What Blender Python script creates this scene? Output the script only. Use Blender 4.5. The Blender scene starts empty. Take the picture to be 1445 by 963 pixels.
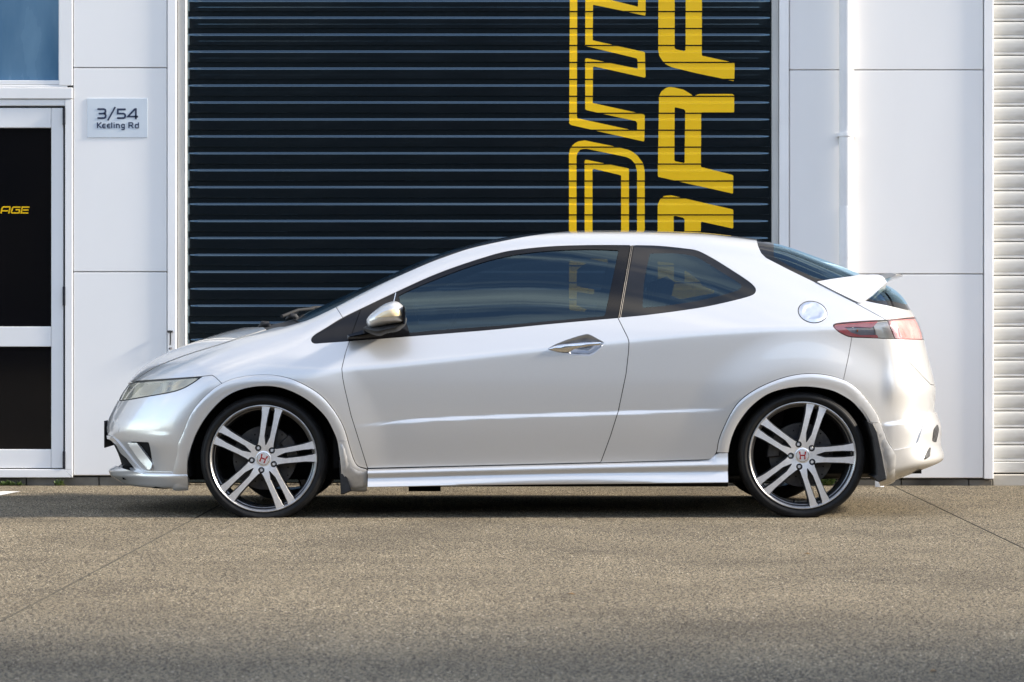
import bpy, math, random
import numpy as np

random.seed(7); np.random.seed(7)
sc = bpy.context.scene
COL = sc.collection

# ------------------------------------------------------------------ camera
FPX, W0, H0 = 4014.0, 1445.0, 963.0          # focal length in photo pixels
CAMY, CAMZ = -14.79, 0.94
HORIZ = 460.0
cam_d = bpy.data.cameras.new('camera')
cam = bpy.data.objects.new('camera', cam_d); COL.objects.link(cam)
cam_d.sensor_width = 36.0
cam_d.lens = 36.0 * FPX / W0
cam_d.shift_y = -(481.5 - HORIZ) / W0
cam_d.clip_start, cam_d.clip_end = 0.1, 4000
cam.location = (0, CAMY, CAMZ)
cam.rotation_euler = (math.pi / 2, 0, 0)
cam_d.dof.use_dof = True
cam_d.dof.focus_distance = 13.95
cam_d.dof.aperture_fstop = 8.0
sc.camera = cam

# ------------------------------------------------------------------ light
SUN_EL, SUN_TO_CAM = math.radians(27), math.radians(4.5)
world = bpy.data.worlds.new('World'); sc.world = world
world.use_nodes = True
wn, wl = world.node_tree.nodes, world.node_tree.links
wn.clear()
w_out = wn.new('ShaderNodeOutputWorld'); w_bg = wn.new('ShaderNodeBackground')
sky = wn.new('ShaderNodeTexSky'); sky.sky_type = 'NISHITA'; sky.sun_disc = False
sky.sun_elevation = SUN_EL
sky.sun_rotation = math.radians(90) + SUN_TO_CAM
sky.air_density, sky.dust_density, sky.ozone_density = 1.0, 0.5, 2.2
w_bg.inputs['Strength'].default_value = 0.14
tc = wn.new('ShaderNodeTexCoord')
mp = wn.new('ShaderNodeMapping'); mp.inputs['Scale'].default_value = (0.50, 3.2, 4.2)
mp.inputs['Location'].default_value = (2.0, 0.0, 1.1)
mp.inputs['Rotation'].default_value = (0.1, 0.22, 0.0)
cn = wn.new('ShaderNodeTexNoise'); cn.inputs['Scale'].default_value = 2.6
cn.inputs['Detail'].default_value = 7; cn.inputs['Roughness'].default_value = 0.55
cn.inputs['Distortion'].default_value = 0.9
cr = wn.new('ShaderNodeValToRGB')
cr.color_ramp.elements[0].position = 0.505; cr.color_ramp.elements[0].color = (0, 0, 0, 1)
cr.color_ramp.elements[1].position = 0.645; cr.color_ramp.elements[1].color = (1, 1, 1, 1)
cm = wn.new('ShaderNodeMix'); cm.data_type = 'RGBA'
cm.inputs['B'].default_value = (5.2, 4.9, 4.6, 1)
wl.new(tc.outputs['Generated'], mp.inputs['Vector']); wl.new(mp.outputs['Vector'], cn.inputs['Vector'])
wl.new(cn.outputs['Fac'], cr.inputs['Fac']); wl.new(cr.outputs['Color'], cm.inputs['Factor'])
hs_ = wn.new('ShaderNodeHueSaturation'); hs_.inputs['Saturation'].default_value = 0.82
wl.new(sky.outputs['Color'], hs_.inputs['Color']); wl.new(hs_.outputs['Color'], cm.inputs['A']); wl.new(cm.outputs['Result'], w_bg.inputs['Color'])
wl.new(w_bg.outputs['Background'], w_out.inputs['Surface'])

sun_d = bpy.data.lights.new('sun', 'SUN'); sun_d.energy = 3.0
sun_d.angle = math.radians(5.0); sun_d.color = (1.0, 0.89, 0.74)
sun = bpy.data.objects.new('sun', sun_d); COL.objects.link(sun)
sdir = (math.cos(SUN_EL) * math.cos(SUN_TO_CAM), -math.cos(SUN_EL) * math.sin(SUN_TO_CAM), math.sin(SUN_EL))
from mathutils import Vector
sun.rotation_euler = Vector(sdir).to_track_quat('Z', 'Y').to_euler()
sun.location = (6, -3, 12)

vs = sc.view_settings
sc.display_settings.display_device = 'sRGB'
vs.view_transform = 'Standard'; vs.look = 'None'; vs.gamma = 1.0; vs.use_curve_mapping = False
vs.exposure = 1.70

# ------------------------------------------------------------------ materials
def mat(name, color=(0.5, 0.5, 0.5), rough=0.5, metal=0.0, coat=0.0, spec=0.5, coat_rough=0.03):
    m = bpy.data.materials.new(name); m.use_nodes = True
    b = m.node_tree.nodes['Principled BSDF']
    b.inputs['Base Color'].default_value = (*color, 1)
    b.inputs['Roughness'].default_value = rough
    b.inputs['Metallic'].default_value = metal
    b.inputs['Coat Weight'].default_value = coat
    b.inputs['Coat Roughness'].default_value = coat_rough
    b.inputs['Specular IOR Level'].default_value = spec
    return m

def N(m, t, **kw):
    n = m.node_tree.nodes.new(t)
    for k, v in kw.items():
        if k in n.inputs: n.inputs[k].default_value = v
        else: setattr(n, k, v)
    return n

def L(m, a, b): m.node_tree.links.new(a, b)
def bsdf(m): return m.node_tree.nodes['Principled BSDF']

def noise_color(m, c1, c2, scale=5, detail=5, lo=0.35, hi=0.65, stretch=(1, 1, 1), rough_var=None, bump=0.0, bump_scale=None, dist=0.002):
    """procedural colour variation between c1 and c2 in object space, with optional bump"""
    t = N(m, 'ShaderNodeTexCoord'); mpn = N(m, 'ShaderNodeMapping', Scale=stretch)
    L(m, t.outputs['Object'], mpn.inputs['Vector'])
    n = N(m, 'ShaderNodeTexNoise', Scale=scale, Detail=detail)
    L(m, mpn.outputs['Vector'], n.inputs['Vector'])
    r = N(m, 'ShaderNodeValToRGB')
    r.color_ramp.elements[0].position = lo; r.color_ramp.elements[0].color = (*c1, 1)
    r.color_ramp.elements[1].position = hi; r.color_ramp.elements[1].color = (*c2, 1)
    L(m, n.outputs['Fac'], r.inputs['Fac']); L(m, r.outputs['Color'], bsdf(m).inputs['Base Color'])
    if rough_var:
        mr = N(m, 'ShaderNodeMapRange'); mr.inputs['To Min'].default_value = rough_var[0]; mr.inputs['To Max'].default_value = rough_var[1]
        L(m, n.outputs['Fac'], mr.inputs['Value']); L(m, mr.outputs['Result'], bsdf(m).inputs['Roughness'])
    if bump:
        n2 = N(m, 'ShaderNodeTexNoise', Scale=bump_scale or scale * 4, Detail=4)
        L(m, t.outputs['Object'], n2.inputs['Vector'])
        b = N(m, 'ShaderNodeBump', Strength=bump, Distance=dist)
        L(m, n2.outputs['Fac'], b.inputs['Height']); L(m, b.outputs['Normal'], bsdf(m).inputs['Normal'])
    return m

M = {}
M['paint'] = noise_color(mat('silver_paint', rough=0.30, metal=0.5, coat=1.0, coat_rough=0.012), (0.635, 0.63, 0.62), (0.695, 0.69, 0.68), scale=900, detail=2, lo=0.3, hi=0.7)
M['pocket'] = noise_color(mat('shaded_handle_pocket', rough=0.28, metal=0.9), (0.36, 0.37, 0.39), (0.42, 0.43, 0.45), scale=8)  # darker than the handle chrome: the recess shade is put into this colour
M['gloss_black'] = noise_color(mat('gloss_black_trim', rough=0.08, spec=0.28), (0.006, 0.006, 0.007), (0.012, 0.012, 0.014), scale=3)
M['black_plastic'] = noise_color(mat('black_plastic', rough=0.6), (0.010, 0.010, 0.011), (0.02, 0.02, 0.021), scale=40, bump=0.1, bump_scale=300)
M['rubber'] = noise_color(mat('tyre_rubber', rough=0.6, spec=0.22), (0.005, 0.005, 0.0055), (0.010, 0.010, 0.010), scale=30, rough_var=(0.45, 0.7), bump=0.15, bump_scale=250)
M['dark'] = noise_color(mat('dark_interior', rough=0.85, spec=0.2), (0.006, 0.006, 0.006), (0.012, 0.012, 0.012), scale=20)
M['trim_grey'] = noise_color(mat('cabin_trim', rough=0.8), (0.02, 0.02, 0.022), (0.035, 0.035, 0.038), scale=30)
M['machined'] = noise_color(mat('machined_alloy', rough=0.4, metal=0.75), (0.80, 0.79, 0.78), (0.88, 0.87, 0.86), scale=60, stretch=(1, 1, 1), rough_var=(0.34, 0.46))
M['gunmetal'] = noise_color(mat('gunmetal_paint', rough=0.3, metal=0.75, coat=0.5), (0.055, 0.055, 0.058), (0.08, 0.08, 0.083), scale=40)
M['chrome'] = noise_color(mat('satin_chrome', rough=0.12, metal=1.0), (0.78, 0.78, 0.78), (0.84, 0.84, 0.84), scale=8, rough_var=(0.08, 0.16))
M['steel'] = noise_color(mat('brake_steel', rough=0.4, metal=0.85), (0.05, 0.05, 0.055), (0.085, 0.083, 0.08), scale=25)
M['red'] = noise_color(mat('red_enamel', rough=0.25, coat=0.5), (0.30, 0.008, 0.012), (0.38, 0.012, 0.018), scale=30)
M['lamp_white'] = noise_color(mat('lamp_reflector', rough=0.3, metal=0.25), (0.84, 0.80, 0.66), (0.92, 0.89, 0.78), scale=14)
M['lamp_red'] = noise_color(mat('red_lens', rough=0.2, coat=0.6), (0.92, 0.21, 0.20), (0.94, 0.31, 0.29), scale=20)
M['lamp_pink'] = noise_color(mat('pale_red_lens', rough=0.25, coat=0.6), (0.62, 0.22, 0.22), (0.74, 0.42, 0.40), scale=16)
M['lamp_grey'] = noise_color(mat('grey_lens', rough=0.25, coat=0.6), (0.32, 0.33, 0.34), (0.44, 0.45, 0.46), scale=16)
M['amber'] = noise_color(mat('pale_amber_lens', rough=0.25, coat=0.8), (0.78, 0.60, 0.34), (0.84, 0.70, 0.46), scale=40)
M['orange'] = mat('orange_bulb', (0.6, 0.16, 0.03), 0.3)

def thin_glass(name, tint, ior=1.5, boost=1.0, rough=0.0, veil=0.0, refl=(0.58, 0.84, 1.0)):
    m = bpy.data.materials.new(name); m.use_nodes = True
    nt = m.node_tree; nt.nodes.clear()
    o = N(m, 'ShaderNodeOutputMaterial'); mx = N(m, 'ShaderNodeMixShader')
    tr = N(m, 'ShaderNodeBsdfTransparent', Color=(*tint, 1))
    gl = N(m, 'ShaderNodeBsdfGlossy', Roughness=rough, Color=(*refl, 1))
    fr = N(m, 'ShaderNodeFresnel', IOR=ior)
    t = N(m, 'ShaderNodeTexCoord'); nz = N(m, 'ShaderNodeTexNoise', Scale=2.5, Detail=3)
    L(m, t.outputs['Object'], nz.inputs['Vector'])
    bp = N(m, 'ShaderNodeBump', Strength=0.04, Distance=0.01)
    L(m, nz.outputs['Fac'], bp.inputs['Height']); L(m, bp.outputs['Normal'], gl.inputs['Normal'])
    mu = N(m, 'ShaderNodeMath', operation='MULTIPLY'); mu.inputs[1].default_value = boost; mu.use_clamp = True
    L(m, fr.outputs['Fac'], mu.inputs[0]); L(m, mu.outputs['Value'], mx.inputs['Fac'])
    if veil:
        df = N(m, 'ShaderNodeBsdfDiffuse', Color=(0.86, 0.82, 0.68, 1)); m2 = N(m, 'ShaderNodeMixShader', Fac=veil)
        L(m, tr.outputs['BSDF'], m2.inputs[1]); L(m, df.outputs['BSDF'], m2.inputs[2]); L(m, m2.outputs['Shader'], mx.inputs[1])
    else:
        L(m, tr.outputs['BSDF'], mx.inputs[1])
    L(m, gl.outputs['BSDF'], mx.inputs[2]); L(m, mx.outputs['Shader'], o.inputs['Surface'])
    return m
M['glass'] = thin_glass('tinted_glass', (0.30, 0.33, 0.34), boost=1.8)
M['frit'] = noise_color(mat('frit_glass', rough=0.04, spec=0.35), (0.012, 0.013, 0.014), (0.02, 0.02, 0.022), scale=4)
M['clear_glass'] = thin_glass('greenish_glass', (0.72, 0.82, 0.78), boost=1.8)
M['lamp_glass'] = thin_glass('lamp_cover', (0.96, 0.95, 0.95), boost=1.2, rough=0.03, refl=(1, 1, 1))
M['head_glass'] = thin_glass('hazed_lamp_cover', (0.94, 0.92, 0.86), boost=1.3, rough=0.05, veil=0.3, refl=(1, 0.98, 0.94))
M['screen_glass'] = thin_glass('windscreen_glass', (0.34, 0.40, 0.38), boost=1.5)

# ------------------------------------------------------------------ object helpers
def new_obj(name, verts, faces, mats, parent=None, normals=None, fmat=None, smooth=False, loc=None):
    me = bpy.data.meshes.new(name)
    me.from_pydata([tuple(v) for v in np.asarray(verts, float).tolist()], [], [tuple(f) for f in faces])
    if not isinstance(mats, (list, tuple)): mats = [mats]
    for m in mats: me.materials.append(m)
    if fmat is not None: me.polygons.foreach_set('material_index', np.asarray(fmat, dtype=np.int32))
    if smooth or normals is not None:
        me.polygons.foreach_set('use_smooth', np.ones(len(me.polygons), dtype=bool))
    if smooth and normals is None: me.update(); me.set_sharp_from_angle(angle=math.radians(40))
    me.validate(clean_customdata=False)
    me.update()
    if normals is not None and len(me.vertices) == len(normals):
        me.normals_split_custom_set_from_vertices([tuple(n) for n in np.asarray(normals).tolist()])
    o = bpy.data.objects.new(name, me); COL.objects.link(o)
    if parent is not None: o.parent = parent
    if loc is not None: o.location = loc
    return o

def thing(name, label, cat, loc=(0, 0, 0), group=None):
    o = bpy.data.objects.new(name, None); COL.objects.link(o); o.location = loc
    o['label'] = label; o['category'] = cat
    if group: o['group'] = group
    o.empty_display_size = 0.2
    return o

def tag(o, label=None, cat=None, kind=None, group=None):
    if label: o['label'] = label
    if cat: o['category'] = cat
    if kind: o['kind'] = kind
    if group: o['group'] = group
    return o

class MB:
    """collects boxes, prisms and lathes into one mesh"""
    def __init__(s): s.v, s.f, s.m = [], [], []
    def add(s, v, f, mi=0):
        k = len(s.v); s.v += [tuple(p) for p in v]; s.f += [tuple(i + k for i in q) for q in f]; s.m += [mi] * len(f); return s
    def box(s, x0, x1, y0, y1, z0, z1, mi=0, bev=0.0):
        if bev:
            b = bev
            poly = [(x0 + b, z0), (x1 - b, z0), (x1, z0 + b), (x1, z1 - b), (x1 - b, z1), (x0 + b, z1), (x0, z1 - b), (x0, z0 + b)]
            return s.chamfer(poly, y0, y1, b, mi)
        v = [(x, y, z) for z in (z0, z1) for y in (y0, y1) for x in (x0, x1)]
        f = [(0, 2, 3, 1), (4, 5, 7, 6), (0, 1, 5, 4), (2, 6, 7, 3), (0, 4, 6, 2), (1, 3, 7, 5)]
        return s.add(v, f, mi)
    def prism(s, poly, y0, y1, mi=0):
        """outline in x,z; y0 is the front (towards the camera, smaller y)"""
        n = len(poly); ar = sum(poly[i][0] * poly[(i + 1) % n][1] - poly[(i + 1) % n][0] * poly[i][1] for i in range(n))
        if ar < 0: poly = poly[::-1]
        v = [(x, y0, z) for x, z in poly] + [(x, y1, z) for x, z in poly]
        f = [tuple(range(n)), tuple(range(2 * n - 1, n - 1, -1))] + [(i, i + n, (i + 1) % n + n, (i + 1) % n) for i in range(n)]
        return s.add(v, f, mi)
    def chamfer(s, poly, y0, y1, b, mi=0):
        n = len(poly); c = np.mean(poly, axis=0)
        ar = sum(poly[i][0] * poly[(i + 1) % n][1] - poly[(i + 1) % n][0] * poly[i][1] for i in range(n))
        if ar < 0: poly = poly[::-1]
        P = np.array(poly); nx = np.roll(P, -1, 0); pv = np.roll(P, 1, 0)
        e1 = P - pv; e2 = nx - P
        n1 = np.stack([-e1[:, 1], e1[:, 0]], 1); n1 /= np.linalg.norm(n1, axis=1)[:, None] + 1e-12
        n2 = np.stack([-e2[:, 1], e2[:, 0]], 1); n2 /= np.linalg.norm(n2, axis=1)[:, None] + 1e-12
        nn = n1 + n2; nn /= (np.linalg.norm(nn, axis=1)[:, None] + 1e-9)
        I = P + nn * b
        v = [(x, y0, z) for x, z in I] + [(x, y0 + b, z) for x, z in P] + [(x, y1, z) for x, z in P]
        f = [tuple(range(n)), tuple(range(3 * n - 1, 2 * n - 1, -1))]
        for k in (0, n): f += [(k + i, k + i + n, k + (i + 1) % n + n, k + (i + 1) % n) for i in range(n)]
        return s.add(v, f, mi)
    def tube(s, path, r, seg=10, mi=0, caps=True):
        path = [Vector(p) for p in path]; rings = []
        rr = r if isinstance(r, (list, tuple)) else [r] * len(path)
        for i, p in enumerate(path):
            d = (path[min(i + 1, len(path) - 1)] - path[max(i - 1, 0)]).normalized()
            up = Vector((0, 0, 1)) if abs(d.z) < 0.9 else Vector((0, 1, 0))
            a = d.cross(up).normalized(); b = a.cross(d)
            rings.append([tuple(p + rr[i] * (math.cos(2 * math.pi * k / seg) * a + math.sin(2 * math.pi * k / seg) * b)) for k in range(seg)])
        v = [q for r_ in rings for q in r_]; f = []
        for i in range(len(path) - 1):
            for k in range(seg):
                f.append((i * seg + k, i * seg + (k + 1) % seg, (i + 1) * seg + (k + 1) % seg, (i + 1) * seg + k))
        if caps:
            f.append(tuple(range(seg - 1, -1, -1))); f.append(tuple((len(path) - 1) * seg + k for k in range(seg)))
        return s.add(v, f, mi)
    def build(s, name, mats, parent=None, smooth=False, loc=None):
        return new_obj(name, s.v, s.f, mats, parent, fmat=s.m if isinstance(mats, (list, tuple)) else None, smooth=smooth, loc=loc)

def at(px, py, y):
    """point of the plane at depth y that the photograph shows at pixel px, py -> x, z"""
    s = FPX / (y - CAMY)
    return ((px - 722.5) / s, CAMZ - (py - HORIZ) / s)

def spline(pts, n=6, closed=True):
    """Catmull-Rom through points; a point given with a third entry stays a corner"""
    P = [np.array(p[:2], float) for p in pts]; C = [len(p) > 2 for p in pts]; m = len(P); out = []
    for i in range(m if closed else m - 1):
        a, b = P[i], P[(i + 1) % m]
        t0 = P[i - 1] if (closed or i > 0) else a
        t1 = P[(i + 2) % m] if (closed or i + 2 < m) else b
        ta = (b - t0) * 0.5 if not C[i] else (b - a)
        tb = (t1 - a) * 0.5 if not C[(i + 1) % m] else (b - a)
        ln = np.linalg.norm(b - a)
        for q in (0, 1):
            T = (ta, tb)[q]; l2 = np.linalg.norm(T)
            if l2 > 1.5 * ln: T *= 1.5 * ln / l2
        for k in range(n):
            u = k / n; h1 = 2 * u**3 - 3 * u**2 + 1; h2 = u**3 - 2 * u**2 + u; h3 = -2 * u**3 + 3 * u**2; h4 = u**3 - u**2
            out.append(h1 * a + h2 * ta + h3 * b + h4 * tb)
    if not closed: out.append(P[-1])
    return np.array(out)

# ================================================================== GROUND
YW = 1.93                                   # front face of the wall panels
def Wl(px, py): return at(px, py, YW)

m = M['concrete'] = mat('worn_concrete', rough=0.85, spec=0.25)
def concrete_nodes(m):
    t = N(m, 'ShaderNodeTexCoord')
    big = N(m, 'ShaderNodeTexNoise', Scale=0.9, Detail=6, Roughness=0.6); L(m, t.outputs['Object'], big.inputs['Vector'])
    mp2 = N(m, 'ShaderNodeMapping', Scale=(0.9, 1.1, 1)); L(m, t.outputs['Object'], mp2.inputs['Vector'])
    mid = N(m, 'ShaderNodeTexNoise', Scale=3.0, Detail=5, Roughness=0.65); L(m, mp2.outputs['Vector'], mid.inputs['Vector'])
    fine = N(m, 'ShaderNodeTexNoise', Scale=70, Detail=5, Roughness=0.7); L(m, t.outputs['Object'], fine.inputs['Vector'])
    vor = N(m, 'ShaderNodeTexVoronoi', Scale=85); L(m, t.outputs['Object'], vor.inputs['Vector'])
    r1 = N(m, 'ShaderNodeValToRGB')
    r1.color_ramp.elements[0].position = 0.43; r1.color_ramp.elements[0].color = (0.024, 0.021, 0.0175, 1)
    r1.color_ramp.elements[1].position = 0.585; r1.color_ramp.elements[1].color = (0.28, 0.237, 0.166, 1)
    L(m, fine.outputs['Fac'], r1.inputs['Fac'])
    r2 = N(m, 'ShaderNodeValToRGB')
    r2.color_ramp.elements[0].position = 0.30; r2.color_ramp.elements[0].color = (0.62, 0.60, 0.57, 1)
    r2.color_ramp.elements[1].position = 0.66; r2.color_ramp.elements[1].color = (1.12, 1.09, 1.03, 1)
    L(m, big.outputs['Fac'], r2.inputs['Fac'])
    r3 = N(m, 'ShaderNodeValToRGB')
    r3.color_ramp.elements[0].position = 0.33; r3.color_ramp.elements[0].color = (0.66, 0.65, 0.64, 1)
    r3.color_ramp.elements[1].position = 0.58; r3.color_ramp.elements[1].color = (1.06, 1.05, 1.03, 1)
    L(m, mid.outputs['Fac'], r3.inputs['Fac'])
    a = N(m, 'ShaderNodeMix', data_type='RGBA', blend_type='MULTIPLY'); a.inputs['Factor'].default_value = 1
    b = N(m, 'ShaderNodeMix', data_type='RGBA', blend_type='MULTIPLY'); b.inputs['Factor'].default_value = 0.8
    L(m, r1.outputs['Color'], a.inputs['A']); L(m, r2.outputs['Color'], a.inputs['B'])
    L(m, a.outputs['Result'], b.inputs['A']); L(m, r3.outputs['Color'], b.inputs['B'])
    # pale stone chips of the exposed aggregate
    r4 = N(m, 'ShaderNodeValToRGB')
    r4.color_ramp.elements[0].position = 0.12; r4.color_ramp.elements[0].color = (0.5, 0.5, 0.5, 1)
    r4.color_ramp.elements[1].position = 0.3; r4.color_ramp.elements[1].color = (0, 0, 0, 1)
    L(m, vor.outputs['Distance'], r4.inputs['Fac'])
    sep = N(m, 'ShaderNodeSeparateColor'); L(m, vor.outputs['Color'], sep.inputs['Color'])
    c = N(m, 'ShaderNodeMix', data_type='RGBA'); L(m, b.outputs['Result'], c.inputs['A'])
    c.inputs['B'].default_value = (0.40, 0.36, 0.30, 1)
    mu = N(m, 'ShaderNodeMath', operation='MULTIPLY'); L(m, r4.outputs['Color'], mu.inputs[0]); L(m, sep.outputs['Red'], mu.inputs[1])
    L(m, mu.outputs['Value'], c.inputs['Factor'])
    L(m, c.outputs['Result'], bsdf(m).inputs['Base Color'])
    bp = N(m, 'ShaderNodeBump', Strength=0.5, Distance=0.004); L(m, fine.outputs['Fac'], bp.inputs['Height'])
    L(m, bp.outputs['Normal'], bsdf(m).inputs['Normal'])
concrete_nodes(m)
M['joint'] = noise_color(mat('joint_dirt', rough=0.95), (0.02, 0.018, 0.015), (0.06, 0.055, 0.04), scale=20)
M['white_paint'] = noise_color(mat('worn_white_paint', rough=0.7), (0.55, 0.54, 0.51), (0.78, 0.77, 0.75), scale=12, detail=8)

ground = new_obj('ground', [(-400, -400, -0.006), (400, -400, -0.006), (400, 400, -0.006), (-400, 400, -0.006)], [(0, 1, 2, 3)], M['joint'])
tag(ground, kind='structure')
SL = 0.016
def jx(k, y): return -1.545 + 3.74 * k - (-0.66 - y) * SL * 1.0
yj = [1.985, -8.9, -19.5, -30, -41]
for j in range(4):
    for k in range(-6, 6):
        y1, y0 = yj[j], yj[j + 1]; g = 0.003
        v = []
        top = [(jx(k, y0) + g, y0 + g), (jx(k + 1, y0) - g, y0 + g), (jx(k + 1, y1) - g, y1 - g), (jx(k, y1) + g, y1 - g)]
        cx, cy = np.mean([p[0] for p in top]), np.mean([p[1] for p in top])
        ins = [(x + (0.0015 if x < cx else -0.0015), y + (0.0015 if y < cy else -0.0015)) for x, y in top]
        v = [(x, y, 0) for x, y in ins] + [(x, y, -0.0015) for x, y in top] + [(x, y, -0.0055) for x, y in top]
        f = [(0, 1, 2, 3)] + [(q + i, q + 4 + i, q + 4 + (i + 1) % 4, q + (i + 1) % 4) for q in (0, 4) for i in range(4)]
        new_obj('concrete_slab', v, f, [M['concrete'], M['joint']], ground, fmat=[0] + [1] * 8)
def gr(px, py, z=0.0):
    d = (CAMZ - z) * FPX / (py - HORIZ)
    return ((px - 722.5) * d / FPX, d + CAMY, z)
ln = [gr(-60, 712), gr(-60, 698), gr(8, 694.5), gr(29, 694.5)]
line = new_obj('painted_line', [(x, y, 0.004) for x, y, z in ln], [(0, 3, 2, 1)], M['white_paint'], ground)

# the stone grain that stands proud of the worn surface
ag_n = 560000
rs = np.random.RandomState(11)
yy_ = []; xx_ = []
while sum(len(q) for q in yy_) < ag_n:
    u = rs.rand(200000, 2); y_ = -8.3 + 10.2 * u[:, 0]; hw = (y_ - CAMY) * 722.5 / FPX + 0.7; x_ = (u[:, 1] * 2 - 1) * 3.75; k_ = np.abs(x_) < hw
    k_ &= np.abs(((x_ + 1.545 + (-0.66 - y_) * SL * 1.0) / 3.74 + 0.5) % 1.0 - 0.5) * 3.74 > 0.008
    yy_.append(y_[k_]); xx_.append(x_[k_])
X_ = np.concatenate(xx_)[:ag_n]; Y_ = np.concatenate(yy_)[:ag_n]
me = bpy.data.meshes.new('aggregate'); me.vertices.add(ag_n)
me.vertices.foreach_set('co', np.stack([X_, Y_, np.full(ag_n, -0.0006)], 1).astype(np.float32).ravel())
ag = bpy.data.objects.new('aggregate', me); COL.objects.link(ag); ag.parent = ground; ag['kind'] = 'stuff'
m = M['grit'] = mat('aggregate_stone', rough=0.8, spec=0.25)
oi = N(m, 'ShaderNodeObjectInfo'); rp = N(m, 'ShaderNodeValToRGB'); rp.color_ramp.interpolation = 'CONSTANT'
els = [(0.0, (0.030, 0.027, 0.024)), (0.16, (0.10, 0.085, 0.065)), (0.36, (0.22, 0.19, 0.14)), (0.60, (0.34, 0.295, 0.215)), (0.86, (0.44, 0.39, 0.29)), (0.97, (0.58, 0.53, 0.44))]
while len(rp.color_ramp.elements) < len(els): rp.color_ramp.elements.new(0.5)
for e_, (p_, c_) in zip(rp.color_ramp.elements, els): e_.position = p_; e_.color = (*c_, 1)
L(m, oi.outputs['Random'], rp.inputs['Fac'])
ge = N(m, 'ShaderNodeNewGeometry'); nb = N(m, 'ShaderNodeTexNoise', Scale=1.1, Detail=6, Roughness=0.62); L(m, ge.outputs['Position'], nb.inputs['Vector'])
rb_ = N(m, 'ShaderNodeValToRGB'); rb_.color_ramp.elements[0].position = 0.34; rb_.color_ramp.elements[0].color = (0.50, 0.48, 0.45, 1); rb_.color_ramp.elements[1].position = 0.60; rb_.color_ramp.elements[1].color = (0.92, 0.89, 0.83, 1)
L(m, nb.outputs['Fac'], rb_.inputs['Fac']); mxg = N(m, 'ShaderNodeMix', data_type='RGBA', blend_type='MULTIPLY'); mxg.inputs['Factor'].default_value = 1
L(m, rp.outputs['Color'], mxg.inputs['A']); L(m, rb_.outputs['Color'], mxg.inputs['B']); L(m, mxg.outputs['Result'], bsdf(m).inputs['Base Color'])
ng = bpy.data.node_groups.new('aggregate_scatter', 'GeometryNodeTree')
ng.interface.new_socket('Geometry', in_out='INPUT', socket_type='NodeSocketGeometry'); ng.interface.new_socket('Geometry', in_out='OUTPUT', socket_type='NodeSocketGeometry')
gi = ng.nodes.new('NodeGroupInput'); go = ng.nodes.new('NodeGroupOutput'); ic = ng.nodes.new('GeometryNodeMeshIcoSphere'); ic.inputs['Radius'].default_value = 0.001; ic.inputs['Subdivisions'].default_value = 1
sm_ = ng.nodes.new('GeometryNodeSetMaterial'); sm_.inputs['Material'].default_value = M['grit']
ip = ng.nodes.new('GeometryNodeInstanceOnPoints'); rv = ng.nodes.new('FunctionNodeRandomValue'); rv.data_type = 'FLOAT_VECTOR'
rv.inputs[0].default_value = (1.7, 1.7, 0.8); rv.inputs[1].default_value = (4.3, 4.3, 2.5)
rr2 = ng.nodes.new('FunctionNodeRandomValue'); rr2.data_type = 'FLOAT_VECTOR'; rr2.inputs[0].default_value = (-0.25, -0.25, 0); rr2.inputs[1].default_value = (0.25, 0.25, 6.28); rr2.inputs['Seed'].default_value = 5
ng.links.new(gi.outputs[0], ip.inputs['Points']); ng.links.new(ic.outputs['Mesh'], sm_.inputs['Geometry']); ng.links.new(sm_.outputs['Geometry'], ip.inputs['Instance'])
ng.links.new(rv.outputs[0], ip.inputs['Scale']); ng.links.new(rr2.outputs[0], ip.inputs['Rotation']); ng.links.new(ip.outputs['Instances'], go.inputs[0])
md = ag.modifiers.new('scatter', 'NODES'); md.node_group = ng

# ================================================================== BUILDING
m = M['wall'] = mat('white_wall_panel', rough=0.45, spec=0.4)
noise_color(m, (0.79, 0.785, 0.775), (0.84, 0.835, 0.825), scale=1.6, detail=6, lo=0.3, hi=0.7, stretch=(1.0, 1, 0.45), bump=0.05, bump_scale=2.5, dist=0.01)
M['trim'] = noise_color(mat('white_flashing', rough=0.4, spec=0.45), (0.80, 0.80, 0.80), (0.86, 0.86, 0.86), scale=3)
M['alu'] = noise_color(mat('white_door_frame', rough=0.42, spec=0.4), (0.74, 0.745, 0.745), (0.80, 0.80, 0.80), scale=2.2, stretch=(1, 1, 0.5))
M['galv'] = noise_color(mat('grey_steel_guide', rough=0.5, metal=0.15), (0.46, 0.46, 0.445), (0.54, 0.54, 0.52), scale=2, stretch=(8, 1, 1.0))
M['plinth'] = noise_color(mat('stained_plinth', rough=0.9), (0.045, 0.04, 0.034), (0.20, 0.185, 0.155), scale=3.5, detail=8, lo=0.3, hi=0.75, bump=0.3, bump_scale=60)
m = M['black_door'] = mat('black_roller_paint', (0.005, 0.005, 0.006), 0.08, spec=1.0)
bsdf(m).inputs['IOR'].default_value = 1.68; bsdf(m).inputs['Specular Tint'].default_value = (0.56, 0.81, 1.0, 1)
noise_color(m, (0.002, 0.002, 0.0025), (0.003, 0.003, 0.0035), scale=3, stretch=(1, 1, 6), rough_var=(0.05, 0.13))
m = M['yellow'] = mat('yellow_vinyl', rough=0.3, spec=0.4)
noise_color(m, (0.94, 0.545, 0.002), (0.97, 0.58, 0.004), scale=5)
m = M['grey_door'] = mat('weathered_white_roller', rough=0.55)
noise_color(m, (0.42, 0.415, 0.39), (0.60, 0.595, 0.565), scale=4.5, detail=9, lo=0.25, hi=0.55, stretch=(1, 1, 3))
M['dark_glass'] = noise_color(mat('dark_door_glass', rough=0.06, spec=0.3), (0.004, 0.004, 0.005), (0.007, 0.006, 0.006), scale=1.5)
m = M['film_glass'] = mat('filmed_window_glass', rough=0.18, spec=0.5)
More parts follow.
